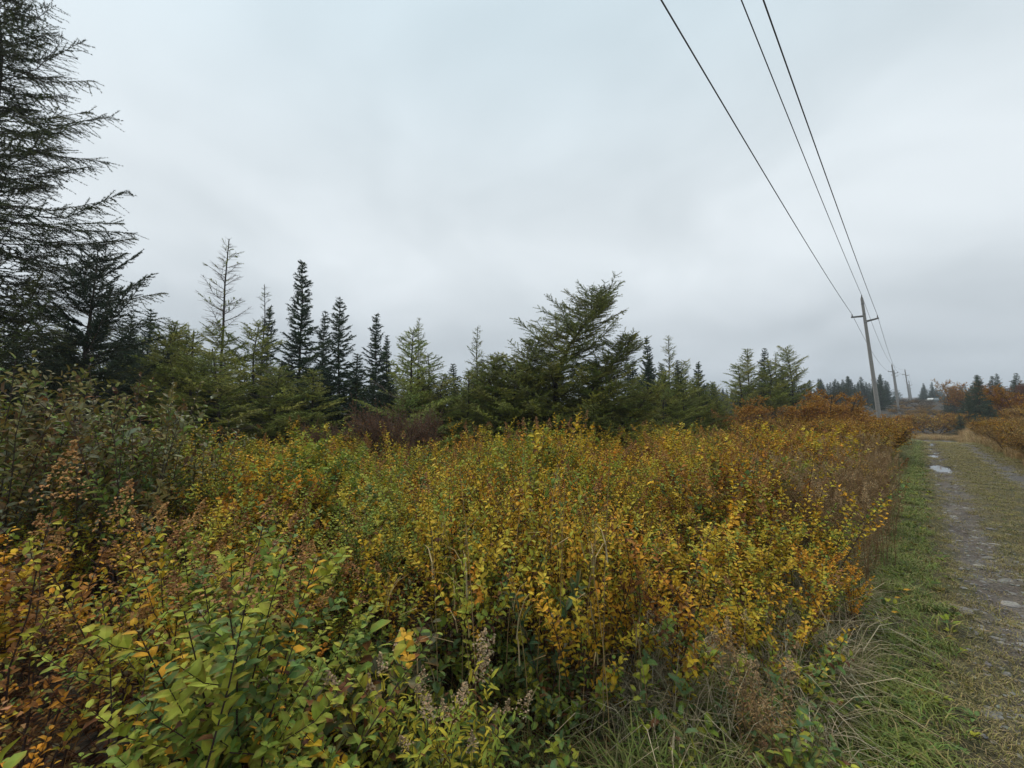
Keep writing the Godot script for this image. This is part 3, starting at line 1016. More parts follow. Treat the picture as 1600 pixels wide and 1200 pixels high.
	for k in 4: tv.append(tuft(8700 + k, 80, 0.5, 0.0046, 0.15, 0.8, tan + tan + [Color(0.17, 0.21, 0.06), Color(0.14, 0.18, 0.05)], tan))
	for k in 84:
		var s := R(1.9, 4.3) if k < 72 else R(4.2, 9.0)
		var q := st(s, R(-1.35, -0.42) if k < 72 else R(-1.1, -0.5))
		var o := part("dry_grass_tuft", pick(tv), self)
		o.position = V(q.x, 0, q.y)
		o.rotation.y = R(0, TAU)
		o.scale = Vector3.ONE * R(0.75, 1.15)
		tag(o, "bleached arching grass tuft " + bearing(q.x, q.y), "grass", "bleached dry grass tufts")
	# fallen bright leaves on the verge
	for q in [[1378, 3.55, 0.05], [1392, 3.7, 0.06], [1372, 3.3, 0.05]]:
		var b := MB.new()
		b.leaf6(Vector3.ZERO, Vector3(0.9, 0.2, 0.3).normalized(), Vector3.UP, q[2], q[2] * 0.6, ORANGE[0], YELLOW[0], 0.1)
		b.leaf6(Vector3(0, 0.01, 0.02), Vector3(-0.5, 0.3, 0.7).normalized(), Vector3.UP, q[2], q[2] * 0.6, ORANGE[1], YELLOW[0], 0.1)
		var o := part("fallen_leaf", b.mesh(M.leaf), self)
		o.position = V(px(q[0], q[1]), 0.07, q[1])
		tag(o, "small bright orange leaf pair caught on the green verge", "leaf", "fallen orange leaves")
	# purple-brown twiggy mound behind the thicket
	var mound := bush_tree({"seed": 9100, "trunks": 26, "splay": 0.7, "h": 1.5, "tr": 0.012, "limbs": 16, "reach": 0.5, "twigs": 16.0, "leaves": 6, "L": 0.03, "bark": Color(0.11, 0.07, 0.05), "pal": [Color(0.15, 0.08, 0.05), Color(0.19, 0.10, 0.055), Color(0.12, 0.07, 0.045)]})
	tree("twiggy_bush", mound, "dense purple-brown twiggy bush mound before the pale green larch", "bush", V(px(628, 8.4), 0, 8.4), 0.0, Vector3(0.95, 1.22, 0.95))
	tree("twiggy_bush", mound, "small reddish twiggy bush left of the purple-brown mound", "bush", V(px(520, 9.5), 0, 9.5), 2.0, Vector3(0.7, 0.95, 0.7))

func conifers() -> void:
	rng.seed = 1200
	# prototypes
	var sp := []
	for k in 4: sp.append(conifer(spruce_o({"seed": 60 + k, "gaps": [0.12, 0.25, 0.18, 0.3][k], "shape": [1.05, 0.9, 1.2, 0.95][k], "leaders": [[straight(6.0, 0.05), [1.75, 1.5, 1.95, 1.6][k], 0.04, 0.07]]})))
	var la := []
	for k in 3: la.append(conifer(larch_o({"seed": 80 + k, "shape": [0.75, 0.55, 0.6][k], "flag": [0.0, 0.15, -0.1][k], "leaders": [[straight(5.5, 0.1, Vector3([0.0, 0.3, 0.1][k], 0, 0)), [1.6, 1.8, 1.7][k], 0.06, 0.06]]})))
	var thin := []
	for k in 2: thin.append(conifer(larch_o({"seed": 90 + k, "per_m": 15, "n_per": 3, "n_gap": 0.045, "bare": 0.1, "leaders": [[straight(5.5, 0.05), 1.1, 0.12, 0.06]]})))
	var bare := conifer(larch_o({"seed": 95, "per_m": 14, "bare_from": 0.58, "twig_col": Color(0.16, 0.12, 0.10), "leaders": [[straight(6.4, 0.06, Vector3(0.15, 0, 0)), 1.7, 0.08, 0.07]]}))
	var pale := conifer(larch_o({"seed": 97, "per_m": 22, "pal": [Color(0.30, 0.36, 0.09), Color(0.36, 0.40, 0.10), Color(0.25, 0.31, 0.08)], "leaders": [[straight(4.2, 0.1, Vector3(0.2, 0, 0)), 1.6, 0.05, 0.06]]}))
	var giant := conifer(larch_o({"seed": 99, "per_m": 22, "limb": 0.006, "el0": -0.1, "tu0": -0.8, "tu1": 0.3, "n_per": 4, "n_gap": 0.034, "twig": 0.8, "twig_gap": 0.075, "bare": 0.08, "shape": 0.6, "pal": [Color(0.06, 0.08, 0.028), Color(0.085, 0.10, 0.03), Color(0.05, 0.065, 0.03)], "leaders": [[straight(12.0, 0.12, Vector3(-0.75, 0, 0)), 2.9, 0.1, 0.14]]}))
	var flagged := conifer(larch_o({"seed": 103, "per_m": 26, "flag": 0.1, "shape": 0.5, "twig": 0.55, "pal": [Color(0.19, 0.22, 0.045), Color(0.24, 0.25, 0.05), Color(0.15, 0.18, 0.045)], "leaders": [
		[[Vector3(0, 0, 0), Vector3(0.05, 1.4, 0), Vector3(0.0, 2.8, 0), Vector3(0.35, 4.0, 0.1), Vector3(0.95, 5.0, 0.1), Vector3(1.25, 5.9, 0.1)], 2.2, 0.1, 0.11],
		[[Vector3(0.1, 0.1, 0), Vector3(0.5, 1.4, 0.2), Vector3(0.95, 2.6, 0.3), Vector3(1.5, 3.5, 0.3), Vector3(1.95, 4.3, 0.3)], 1.3, 0.2, 0.08],
		[[Vector3(0, 0.1, 0), Vector3(-0.5, 1.2, 0.2), Vector3(-0.9, 2.3, 0.2), Vector3(-0.75, 3.3, 0.2), Vector3(-0.4, 4.3, 0.2)], 1.5, 0.12, 0.08],
		[[Vector3(-0.1, 0.1, 0), Vector3(-1.0, 0.9, 0.3), Vector3(-1.6, 1.9, 0.3), Vector3(-1.75, 2.8, 0.3), Vector3(-1.6, 3.6, 0.3)], 1.2, 0.1, 0.06],
		[[Vector3(0.1, 0.1, 0.1), Vector3(1.1, 0.9, 0.5), Vector3(1.9, 1.7, 0.6), Vector3(2.4, 2.5, 0.6)], 1.2, 0.12, 0.06]]}))
	var dead_top := conifer(larch_o({"seed": 107, "per_m": 7, "bare": 1.0, "gaps": 0.5, "leaders": [[straight(6.0, 0.05), 0.7, 0.5, 0.06]]}))
	var old := conifer(spruce_o({"seed": 111, "per_m": 17, "shape": 0.5, "flag": 0.25, "gaps": 0.25, "twig": 0.4, "el0": 0.15, "el1": 0.6, "pal": [Color(0.03, 0.045, 0.026), Color(0.04, 0.055, 0.03)], "leaders": [[straight(5.8, 0.08, Vector3(0.35, 0, 0)), 2.0, 0.22, 0.11]]}))
	rng.seed = 1300
	var put := func(called: String, v: Array, label: String, p: float, top: float, d: float, full: float, wide: float, turn: float):
		var h := (648.0 - top) / F * d * 1.03 + 1.6
		var s := h / full
		tree(called, v, label, "tree", V(px(p, d), ground(px(p, d), d) - 0.05, d), turn, Vector3(s * wide, s, s * wide))
	tree("larch_tree", giant, "tall dark larch at the left edge rising out of the picture", "tree", V(-10.9, 0, 8.6), 0.0, Vector3.ONE)
	put.call("spruce_tree", old, "dark leaning spruce with visible trunk right of the tall left larch", 118.0, 384.0, 8.6, 5.8, 0.8, 0.0)
	put.call("larch_tree", bare, "larch with a bare leafless top between dark spruces", 338.0, 372.0, 11.5, 6.4, 0.9, 0.3)
	put.call("larch_tree", la[0], "drooping yellow-green larch below the bare-topped one", 300.0, 520.0, 9.8, 5.5, 1.5, 1.0)
	put.call("larch_tree", la[1], "yellow-green larch left of the tall pointed spruce", 395.0, 505.0, 11.0, 5.5, 1.2, 2.0)
	put.call("dead_tree", dead_top, "thin dead snag with a small tufted top", 406.0, 448.0, 15.0, 6.0, 0.8, 0.0)
	put.call("spruce_tree", sp[0], "tall pointed dark spruce, highest of the middle row", 466.0, 410.0, 13.5, 6.0, 0.85, 0.0)
	put.call("spruce_tree", sp[1], "narrow dark spruce right of the tallest pointed one", 528.0, 470.0, 13.5, 6.0, 0.9, 1.0)
	put.call("spruce_tree", sp[2], "dark spruce close behind the tallest pointed one", 503.0, 490.0, 15.0, 6.0, 0.85, 2.2)
	put.call("spruce_tree", sp[1], "small dark spruce peeping between the snag and tallest spruce", 415.0, 480.0, 16.0, 6.0, 0.75, 3.0)
	put.call("spruce_tree", sp[0], "dark spruce left of the pale green larch", 585.0, 495.0, 15.0, 6.0, 0.9, 4.0)
	put.call("spruce_tree", sp[2], "short dark spruce half hidden by the pale green larch", 603.0, 528.0, 15.5, 6.0, 0.8, 0.7)
	put.call("larch_tree", pale, "pale green bushy larch behind the purple-brown mound", 632.0, 515.0, 11.0, 4.3, 1.15, 0.0)
	put.call("larch_tree", thin[0], "thin sparse larch leader behind the pale green larch", 652.0, 500.0, 13.5, 5.5, 0.6, 0.0)
	put.call("larch_tree", thin[1], "sparse slender larch between the pale and the big leaning one", 745.0, 514.0, 13.0, 5.5, 0.85, 1.4)
	put.call("larch_tree", la[0], "low bushy larch below the sparse slender larch", 730.0, 580.0, 12.0, 5.5, 1.7, 2.6)
	tree("larch_tree", flagged, "big wind-leaning larch with several leaders in the middle", "tree", V(px(868, 12.5), 0, 12.5), 0.0, Vector3(1.12, 0.90, 1.2))
	put.call("spruce_tree", sp[0], "dark small spruce left of the twin sparse larches", 1013.0, 530.0, 17.5, 6.0, 0.8, 5.0)
	put.call("larch_tree", thin[1], "sparse larch rising right of the small dark spruce", 1047.0, 528.0, 17.0, 5.5, 1.0, 3.3)
	put.call("larch_tree", la[1], "low larch at the foot of the sparse twin larches", 1035.0, 585.0, 15.5, 5.5, 1.5, 5.0)
	put.call("spruce_tree", sp[1], "neat dark spruce at the right end of the middle row", 1092.0, 567.0, 19.0, 6.0, 0.95, 2.0)
	put.call("larch_tree", la[0], "green larch, leftmost of the clump before the power pole", 1172.0, 548.0, 26.0, 5.5, 1.25, 0.0)
	put.call("spruce_tree", sp[2], "dark conifer in the middle of the clump before the power pole", 1197.0, 548.0, 27.0, 6.0, 1.1, 1.0)
	put.call("larch_tree", la[1], "ragged larch, rightmost of the clump before the power pole", 1240.0, 545.0, 26.0, 5.5, 1.2, 2.0)
	put.call("larch_tree", thin[0], "thin larch between the two bushy ones of the clump", 1215.0, 556.0, 28.0, 5.5, 1.0, 2.0)
	put.call("larch_tree", la[2], "full yellow-green larch between the leaning spruce and the bare-topped larch", 262.0, 505.0, 10.6, 5.5, 1.5, 2.0)
	put.call("spruce_tree", sp[2], "full dark spruce low between the leaning spruce and bare larch", 285.0, 530.0, 12.5, 6.0, 1.3, 2.0)
	put.call("larch_tree", la[0], "full larch low between the tallest and the narrow spruces", 490.0, 580.0, 11.4, 5.5, 1.9, 1.2)
	put.call("spruce_tree", sp[3], "broad dark spruce low between the narrow spruces and pale larch", 556.0, 556.0, 13.0, 6.0, 1.5, 3.2)
	put.call("larch_tree", la[2], "full soft larch just right of the pale green larch", 668.0, 556.0, 12.6, 5.5, 1.5, 5.2)
	put.call("spruce_tree", sp[2], "distant full spruce in the gap before the slender larch", 708.0, 572.0, 15.0, 6.0, 1.4, 4.4)
	put.call("larch_tree", la[0], "full larch in the gap right of the slender larch", 775.0, 560.0, 13.6, 5.5, 1.5, 4.1)
	put.call("larch_tree", la[2], "low bushy yellow-green larch before the tallest pointed spruce", 430.0, 575.0, 10.4, 5.5, 1.9, 0.0)
	put.call("larch_tree", la[1], "spreading larch boughs in front of the bare-topped larch", 345.0, 545.0, 9.3, 5.5, 1.8, 3.0)
	put.call("larch_tree", la[2], "low bushy larch between the pale and the slender larch", 690.0, 585.0, 11.8, 5.5, 1.9, 1.5)
	put.call("larch_tree", la[1], "wide bushy larch at the left foot of the big leaning one", 805.0, 560.0, 12.2, 5.5, 1.8, 4.0)
	put.call("larch_tree", la[2], "wide bushy larch at the right foot of the big leaning one", 958.0, 572.0, 12.8, 5.5, 1.9, 2.0)
	put.call("larch_tree", la[1], "low wide larch beside the neat right spruce", 1068.0, 598.0, 16.5, 5.5, 1.7, 1.0)
	put.call("larch_tree", la[2], "low wide larch filling the left side of the conifer clump", 1158.0, 572.0, 25.0, 5.5, 1.5, 2.0)
	put.call("larch_tree", la[1], "low wide larch filling the middle of the conifer clump", 1205.0, 570.0, 25.0, 5.5, 1.5, 4.0)
	put.call("spruce_tree", sp[3], "dark low spruce on the right of the conifer clump", 1225.0, 575.0, 26.5, 6.0, 1.3, 4.0)
	# the wood behind the front row
	var back := [sp[0], sp[1], sp[2], sp[3], la[0], la[1], la[2], la[2]]
	for k in 120:
		var p := R(-50, 1130)
		var d := R(13.5, 30.0) + (4.0 if p > 900 else 0.0)
		if p < 330: d = R(11.0, 24.0)
		var top := R(555.0, 622.0)
		if p > 640 and p < 720: top = R(585, 630)
		if p < 300: top = R(480, 590)
		var v: Array = pick(back)
		var h := (648.0 - top) / F * d + 1.6
		var x := px(p, d)
		var o := tree("conifer_tree", v, "background conifer " + bearing(x, d), "tree", V(x, ground(x, d), d), R(0, TAU), Vector3(h / 6.0 * R(1.0, 1.3), h / 6.0, h / 6.0 * R(1.0, 1.3)), "conifers of the wood behind the front row")
	# low skirts of conifer at the edge of the wood
	for k in 64:
		var p := R(-60, 1120)
		var d := lerpf(7.6, 11.0, clampf(p / 500.0, 0, 1)) + R(0.3, 1.8)
		if p > 700: d = lerpf(11.8, 17.5, clampf((p - 700) / 400.0, 0, 1)) + R(0.2, 1.2)
		if p > 560 and p < 680 and d < 10.8: d = 11.0
		var x := px(p, d)
		var s := R(0.32, 0.46)
		tree("young_conifer", pick([sp[0], sp[1], la[0], la[1], sp[2]]), "young conifer " + bearing(x, d), "tree", V(x, 0, d), R(0, TAU), Vector3(s * 1.5, s, s * 1.5), "young conifers at the foot of the wood")
	# far wood right of the track, beyond the power pole
	for k in 130:
		var p := R(1080, 1408)
		var d := R(85.0, 150.0)
		var x := px(p, d)
		if ts(x, d).y > -4.5: continue
		var s := R(0.8, 1.35)
		tree("conifer_tree", pick([sp[0], sp[1], sp[2]]), "small far conifer " + bearing(x, d), "tree", V(x, ground(x, d) - 0.1, d), R(0, TAU), Vector3(s * 1.2, s, s * 1.2), "far conifers behind the power pole")
	for k in 60:
		var p := R(1440, 1640)
		var d := R(120.0, 230.0)
		var x := px(p, d)
		if ts(x, d).y < (8.0 if d < 136.0 else 1.0): continue
		var s := R(0.9, 1.5)
		tree("conifer_tree", pick([sp[0], sp[1], sp[2]]), "tiny far conifer on the rise " + bearing(x, d), "tree", V(x, ground(x, d) - 0.1, d), R(0, TAU), Vector3(s * 1.2, s, s * 1.2), "far conifers beyond the parked car")
	for k in 36:
		var p := R(1380, 1520)
		var d := R(150.0, 210.0)
		var x := px(p, d)
		var s := R(0.7, 1.2) * (0.6 if p < 1445 else 1.0)
		tree("conifer_tree", pick([sp[0], sp[1], sp[2]]), "tiny far conifer behind the car " + bearing(x, d), "tree", V(x, ground(x, d) - 0.1, d), R(0, TAU), Vector3(s * 1.3, s, s * 1.3), "far conifers beyond the parked car")
	# spruces right of the track
	for q in [[1530.0, 590.0, 40.0, 1.25, "dark green spruce right of the track, tallest there"], [1512.0, 612.0, 42.0, 1.2, "dark spruce left of the tallest one right of the track"], [1498.0, 640.0, 38.0, 1.9, "low dark spreading spruce at the end of the track"], [1552.0, 592.0, 46.0, 1.2, "dark spruce among the reddish bare trees"], [1590.0, 588.0, 48.0, 1.3, "dark spruce at the right edge above the red leaves"], [1545.0, 622.0, 38.0, 1.5, "lower dark spruce at the foot of the tallest right one"]]:
		put.call("spruce_tree", pick(sp), q[4], q[0], q[1], q[2], 6.0, q[3], R(0, TAU))
	for q in [[1478.0, 634.0, 70.0], [1490.0, 622.0, 64.0], [1522.0, 606.0, 52.0], [1538.0, 612.0, 44.0], [1563.0, 606.0, 52.0], [1575.0, 612.0, 45.0], [1600.0, 604.0, 46.0], [1615.0, 598.0, 50.0], [1630.0, 600.0, 44.0]]:
		put.call("spruce_tree", pick(sp), ("dark broad spruce of the right-hand wood " if q[0] < 1600.0 else "dark edge spruce of the right-hand wood ") + bearing(px(q[0], q[2]), q[2]), q[0], q[1], q[2], 6.0, 1.8, R(0, TAU))

func far_things() -> void:
	rng.seed = 1500
	var gold_pal := [Color(0.40, 0.20, 0.03), Color(0.45, 0.24, 0.03), Color(0.34, 0.20, 0.04), Color(0.30, 0.13, 0.03)]
	var birch := []
	for k in 3: birch.append(bush_tree({"seed": 9300 + k, "trunks": 5, "splay": 0.45, "h": 2.7, "tr": 0.025, "limbs": 16, "reach": 0.95, "twigs": 18.0, "leaves": 11, "L": 0.065, "bark": Color(0.08, 0.06, 0.05), "pal": gold_pal}))
	var brown := bush_tree({"seed": 9400, "trunks": 5, "splay": 0.5, "h": 2.6, "tr": 0.025, "limbs": 16, "reach": 0.95, "twigs": 13.0, "leaves": 2, "L": 0.05, "bark": Color(0.10, 0.075, 0.06), "pal": [Color(0.14, 0.09, 0.04), Color(0.18, 0.12, 0.04), Color(0.12, 0.11, 0.04)]})
	var red := bush_tree({"seed": 9500, "trunks": 3, "splay": 0.3, "h": 5.2, "tr": 0.06, "limbs": 26, "reach": 1.7, "twigs": 12.0, "leaves": 6, "L": 0.08, "bark": Color(0.13, 0.10, 0.085), "pal": [Color(0.22, 0.075, 0.04), Color(0.16, 0.08, 0.05), Color(0.26, 0.11, 0.05)]})
	var low := bush_tree({"seed": 9600, "trunks": 9, "splay": 0.8, "h": 1.5, "tr": 0.012, "limbs": 12, "reach": 0.6, "twigs": 16.0, "leaves": 6, "L": 0.05, "bark": Color(0.07, 0.04, 0.03), "pal": [Color(0.42, 0.22, 0.03), Color(0.45, 0.28, 0.03), Color(0.3, 0.14, 0.03), Color(0.36, 0.26, 0.04)]})
	var grp := "orange autumn bushes by the power pole"
	for q in [[1128, 642, 20.0, "small orange bush right of the neat dark spruce"], [1150, 628, 21.0, "rounded orange-brown bush below the conifer clump, left part"], [1195, 630, 20.0, "orange-brown bush below the middle of the conifer clump"], [1275, 615, 19.0, "bright orange birch bush, tallest left of the power pole"], [1300, 622, 21.0, "orange birch bush right of the tallest one"], [1322, 622, 23.0, "orange birch bush just left of the power pole"], [1305, 642, 20.0, "lower orange bush between the birches left of the pole"], [1385, 634, 32.0, "orange bush just right of the power pole foot"], [1252, 640, 20.0, "dull orange bush at the foot of the ragged larch"]]:
		var d: float = q[2]
		var h: float = (648.0 - q[1]) / F * d + 1.6
		var x := px(q[0], d)
		tree("birch_bush", pick(birch), q[3], "bush", V(x, ground(x, d), d), R(0, TAU), Vector3(1.15, h / 2.75, 1.15), grp)
	for q in [[1228, 632, 22.0, "half-bare brown bush between the orange birches"], [1172, 636, 19.0, "half-bare olive-brown bush under the clump of conifers"], [1290, 606, 27.0, "bare twiggy bush top behind the orange birch"]]:
		var d: float = q[2]
		var h: float = (648.0 - q[1]) / F * d + 1.6
		var x := px(q[0], d)
		tree("twiggy_bush", brown, q[3], "bush", V(x, ground(x, d), d), R(0, TAU), Vector3(1.1, h / 2.7, 1.1))
	# low golden bushes along the track and between thicket and pole
	for k in 46:
		var s := R(17.0, 44.0)
		var t := -1.0 - absf(R(-1, 1)) * (2.0 + (s - 16.0) * 0.3)
		var p := st(s, t)
		var z := R(0.75, 1.05)
		tree("golden_bush", low, "low golden bush beside the track " + bearing(p.x, p.y), "bush", V(p.x, ground(p.x, p.y), p.y), R(0, TAU), Vector3(z * 1.2, z, z * 1.2), "low golden bushes along the track")
	for k in 30:
		var d := R(12.0, 24.0)
		var p := R(760, 1200)
		if d < lerpf(12.0, 17.0, clampf((p - 700.0) / 500.0, 0, 1)) + 0.5: continue
		if p < 1080: continue
		var x := px(p, d)
		tree("golden_bush", low, "low golden bush below the birches " + bearing(x, d), "bush", V(x, 0, d), R(0, TAU), Vector3(1.1, 0.95, 1.1), "low golden bushes below the birches")
	for q in [[60.0, 1.2, 1.7, "orange bush rounding off the far end of the track"], [62.0, -1.5, 1.6, "orange bush at the left of the far end of the track"], [58.0, -4.0, 1.3, "orange bush below the second power pole"], [66.0, 3.4, 1.5, "orange bush before the distant parked car"]]:
		var p := st(q[0], q[1])
		tree("golden_bush", low, q[3], "bush", V(p.x, ground(p.x, p.y), p.y), R(0, TAU), Vector3(q[2] * 1.6, q[2], q[2] * 1.6))
	for k in 80:
		var d := R(52.0, 125.0)
		var p := R(1395, 1500)
		var x := px(p, d)
		if ts(x, d).y > -1.0 and d < 60.0: continue
		if d > 100.0 and absf(p - 1456.0) < 26.0: continue
		var z := R(0.5, 0.95)
		tree("field_bush", brown if rng.randf() < 0.7 else low, "far brown bush in the field " + bearing(x, d), "bush", V(x, ground(x, d), d), R(0, TAU), Vector3(z * 1.6, z * 0.7, z * 1.6), "brown bushes in the far field")
	# right bank: reddish trees, one orange tree, rusty bushes
	for q in [[1562, 600, 44.0, "reddish half-bare tree right of the tallest right-hand spruce"], [1580, 604, 41.0, "reddish tree at the right edge over the dry grass"], [1604, 598, 42.0, "reddish tree cut by the right edge of the picture"], [1545, 612, 50.0, "brown bare tree behind the right-hand spruces"]]:
		var d: float = q[2]
		var h: float = (648.0 - q[1]) / F * d + 1.6
		var x := px(q[0], d)
		tree("red_leaf_tree", red, q[3], "tree", V(x, ground(x, d), d), R(0, TAU), Vector3(1.1, h / 5.4, 1.1), "reddish trees right of the track")
	var x1 := px(1503, 62.0)
	tree("orange_tree", red_to(birch[0], 1), "round orange tree behind the dark spruces right of the track", "tree", V(x1, ground(x1, 62.0), 62.0), 0.0, Vector3(2.2, 2.4, 2.2))
	var x2 := px(1603, 22.0)
	tree("birch_bush", birch[1], "yellow-orange birch bush at the right edge above the dry grass", "bush", V(x2, ground(x2, 22.0), 22.0), 0.0, Vector3(1.0, 0.85, 1.0))
	var tanb := bush_tree({"seed": 9650, "trunks": 10, "splay": 0.7, "h": 1.4, "tr": 0.01, "limbs": 12, "reach": 0.5, "twigs": 18.0, "leaves": 7, "L": 0.045, "bark": Color(0.14, 0.09, 0.05), "pal": [Color(0.42, 0.29, 0.12), Color(0.36, 0.22, 0.08), Color(0.46, 0.26, 0.05), Color(0.30, 0.24, 0.08)]})
	for k in 40:
		var s := R(15.0, 46.0)
		var t := 3.2 + 5.0 * pow(rng.randf(), 1.4)
		var p := st(s, t)
		var z := R(0.55, 0.9)
		tree("rusty_bush", tanb if rng.randf() < 0.65 else (low if rng.randf() < 0.7 else brown), "low rusty bush on the right bank " + bearing(p.x, p.y), "bush", V(p.x, ground(p.x, p.y), p.y), R(0, TAU), Vector3(z * 1.3, z * 1.15, z * 1.3), "rusty bushes on the right bank")
	for k in 14:
		var p := st(R(19.0, 34.0), R(2.5, 3.6))
		var z := R(0.7, 1.0)
		tree("rusty_bush", low if rng.randf() < 0.6 else tanb, "rusty bush at the right track edge " + bearing(p.x, p.y), "bush", V(p.x, ground(p.x, p.y), p.y), R(0, TAU), Vector3(z, z * 0.95, z), "rusty bushes on the right bank")
	# tan dry grass on the right bank and at the far end
	var tan := [Color(0.44, 0.32, 0.16), Color(0.36, 0.25, 0.12), Color(0.50, 0.38, 0.21)]
	var tm := tuft(9700, 40, 0.95, 0.02, 0.3, 0.5, tan, tan)
	var places := []
	for k in 4200:
		var s := R(12.0, 58.0)
		var t := 2.35 + 7.0 * pow(rng.randf(), 1.3)
		if rng.randf() < 0.2:
			t = R(-3.5, 3.2)
			s = R(52.0, 62.0)
		var p := st(s, t)
		places.append([Transform3D(Basis.from_euler(Vector3(0, R(0, TAU), 0)).scaled(Vector3.ONE * R(0.6, 1.1) * (1.0 if t > 2.9 else 0.55)), V(p.x, ground(p.x, p.y), p.y)), jit(Color(1, 1, 1), 0.2)])
	scatter("dry_grass", tm, places, self, "tan dry grass standing on the bank right of the track")
	# pale houses far off
	for q in [[1420, 300.0, 6.0, 3.6, "tiny pale house far off between the power poles"], [1427, 330.0, 7.5, 4.0, "second tiny pale house far off, right of the first"]]:
		house(q[0], q[1], q[2], q[3], q[4])
	car()
	# hazy ridge on the horizon
	var hill := MB.new()
	var n := 60
	for k in n + 1:
		var a := deg_to_rad(lerpf(36.0, 66.0, k / float(n)))
		var hgt := 34.0 + 30.0 * smoothstep(0.0, 0.6, k / float(n)) + 5.0 * noise.get_noise_2d(k * 0.5, 3.0)
		for e in [[1250.0, 0.0], [1500.0, hgt * 0.7], [1750.0, hgt], [2300.0, 0.0]]:
			hill.v.append(V(sin(a) * e[0], e[1] + 4.0, cos(a) * e[0]))
			hill.c.append(jit(Color(0.10, 0.10, 0.08), 0.1))
	for k in n:
		for e in 3:
			var a0 := k * 4 + e
			hill.i.append(a0); hill.i.append(a0 + 1); hill.i.append(a0 + 5)
			hill.i.append(a0); hill.i.append(a0 + 5); hill.i.append(a0 + 4)
	tag(part("hill", hill.mesh(M.soil), self), "pale hazy ridge on the horizon at the right", "", "", "structure")

func red_to(v: Array, _k: int) -> Array: return v

func box(b: MB, c: Vector3, h: Vector3, col: Color) -> void:
	var p := []
	for k in 8: p.append(c + Vector3(h.x if k & 1 else -h.x, h.y if k & 2 else -h.y, h.z if k & 4 else -h.z))
	for e in [[0, 1, 3, 2], [5, 4, 6, 7], [4, 0, 2, 6], [1, 5, 7, 3], [2, 3, 7, 6], [4, 5, 1, 0]]:
		b.quad(p[e[0]], p[e[1]], p[e[2]], p[e[3]], col)

func house(p: float, d: float, w: float, h: float, label: String) -> void:
	var x := px(p, d)
	var o := thing("house", label, "house", V(x, ground(x, d), d), -0.6)
	var b := MB.new()
	box(b, Vector3(0, h * 0.5, 0), Vector3(w * 0.5, h * 0.5, 3.5), Color(0.6, 0.62, 0.64))
	part("wall", b.mesh(M.wire), o)
	var r := MB.new()
	var y0 := h + 0.02
	var e := w * 0.5 + 0.4
	r.quad(Vector3(-e, y0, 4), Vector3(e, y0, 4), Vector3(e, y0 + 2.4, 0), Vector3(-e, y0 + 2.4, 0), Color(0.16, 0.15, 0.15))
	r.quad(Vector3(e, y0, -4), Vector3(-e, y0, -4), Vector3(-e, y0 + 2.4, 0), Vector3(e, y0 + 2.4, 0), Color(0.16, 0.15, 0.15))
	r.tri(Vector3(-e, y0, -4), Vector3(-e, y0, 4), Vector3(-e, y0 + 2.4, 0), Color(0.6, 0.62, 0.64))
	r.tri(Vector3(e, y0, 4), Vector3(e, y0, -4), Vector3(e, y0 + 2.4, 0), Color(0.6, 0.62, 0.64))
	r.quad(Vector3(-e, y0, -4), Vector3(e, y0, -4), Vector3(e, y0, 4), Vector3(-e, y0, 4), Color(0.3, 0.3, 0.3))
	part("roof", r.mesh(M.wire), o)
	for k in 3:
		var m := MB.new()
		box(m, Vector3((k - 1) * w * 0.3, h * 0.6, 3.52), Vector3(0.5, 0.6, 0.05), Color(0.05, 0.06, 0.07))
		part("window", m.mesh(M.wire), o)

func car() -> void:
	var d := 128.0
	var x := px(1456, d)
	var o := thing("parked_car", "distant grey-green car with a pale roof parked beyond the track", "car", V(x, ground(x, d), d), 0.35)
	var prof := [[-2.1, 0.35], [-2.15, 0.8], [-1.9, 1.0], [-1.1, 1.08], [-0.55, 1.6], [1.5, 1.65], [2.0, 1.1], [2.15, 0.95], [2.15, 0.35]]
	var b := MB.new()
	var paint := Color(0.14, 0.18, 0.17)
	for k in prof.size():
		var m := (k + 1) % prof.size()
		var roof: bool = prof[k][1] > 1.5 and prof[m][1] > 1.5
		b.quad(Vector3(prof[k][0], prof[k][1], -0.85), Vector3(prof[k][0], prof[k][1], 0.85), Vector3(prof[m][0], prof[m][1], 0.85), Vector3(prof[m][0], prof[m][1], -0.85), Color(0.62, 0.64, 0.65) if roof else paint)
	for z in [-0.85, 0.85]:
		for k in range(1, prof.size() - 1):
			b.tri(Vector3(prof[0][0], prof[0][1], z), Vector3(prof[k][0], prof[k][1], z), Vector3(prof[k + 1][0], prof[k + 1][1], z), paint)
	part("body", b.mesh(M.wire), o)
	for z in [-0.87, 0.87]:
		var g := MB.new()
		g.quad(Vector3(-0.8, 1.08, z), Vector3(-0.45, 1.54, z), Vector3(1.4, 1.57, z), Vector3(1.75, 1.1, z), Color(0.5, 0.53, 0.55))
		part("side_window", g.mesh(M.wire), o)
	var ws := MB.new()
	ws.quad(Vector3(-1.05, 1.13, -0.72), Vector3(-1.05, 1.13, 0.72), Vector3(-0.6, 1.58, 0.66), Vector3(-0.6, 1.58, -0.66), Color(0.5, 0.53, 0.55))
	part("windscreen", ws.mesh(M.wire), o)
	for q in [[-1.35, -0.8], [-1.35, 0.8], [1.35, -0.8], [1.35, 0.8]]:
		var w := MB.new()
		w.tube([Vector3(q[0], 0.34, q[1] - 0.11), Vector3(q[0], 0.34, q[1] + 0.11)], 0.34, 0.34, 16, Color(0.03, 0.03, 0.03))
		part("wheel", w.mesh(M.wire), o)

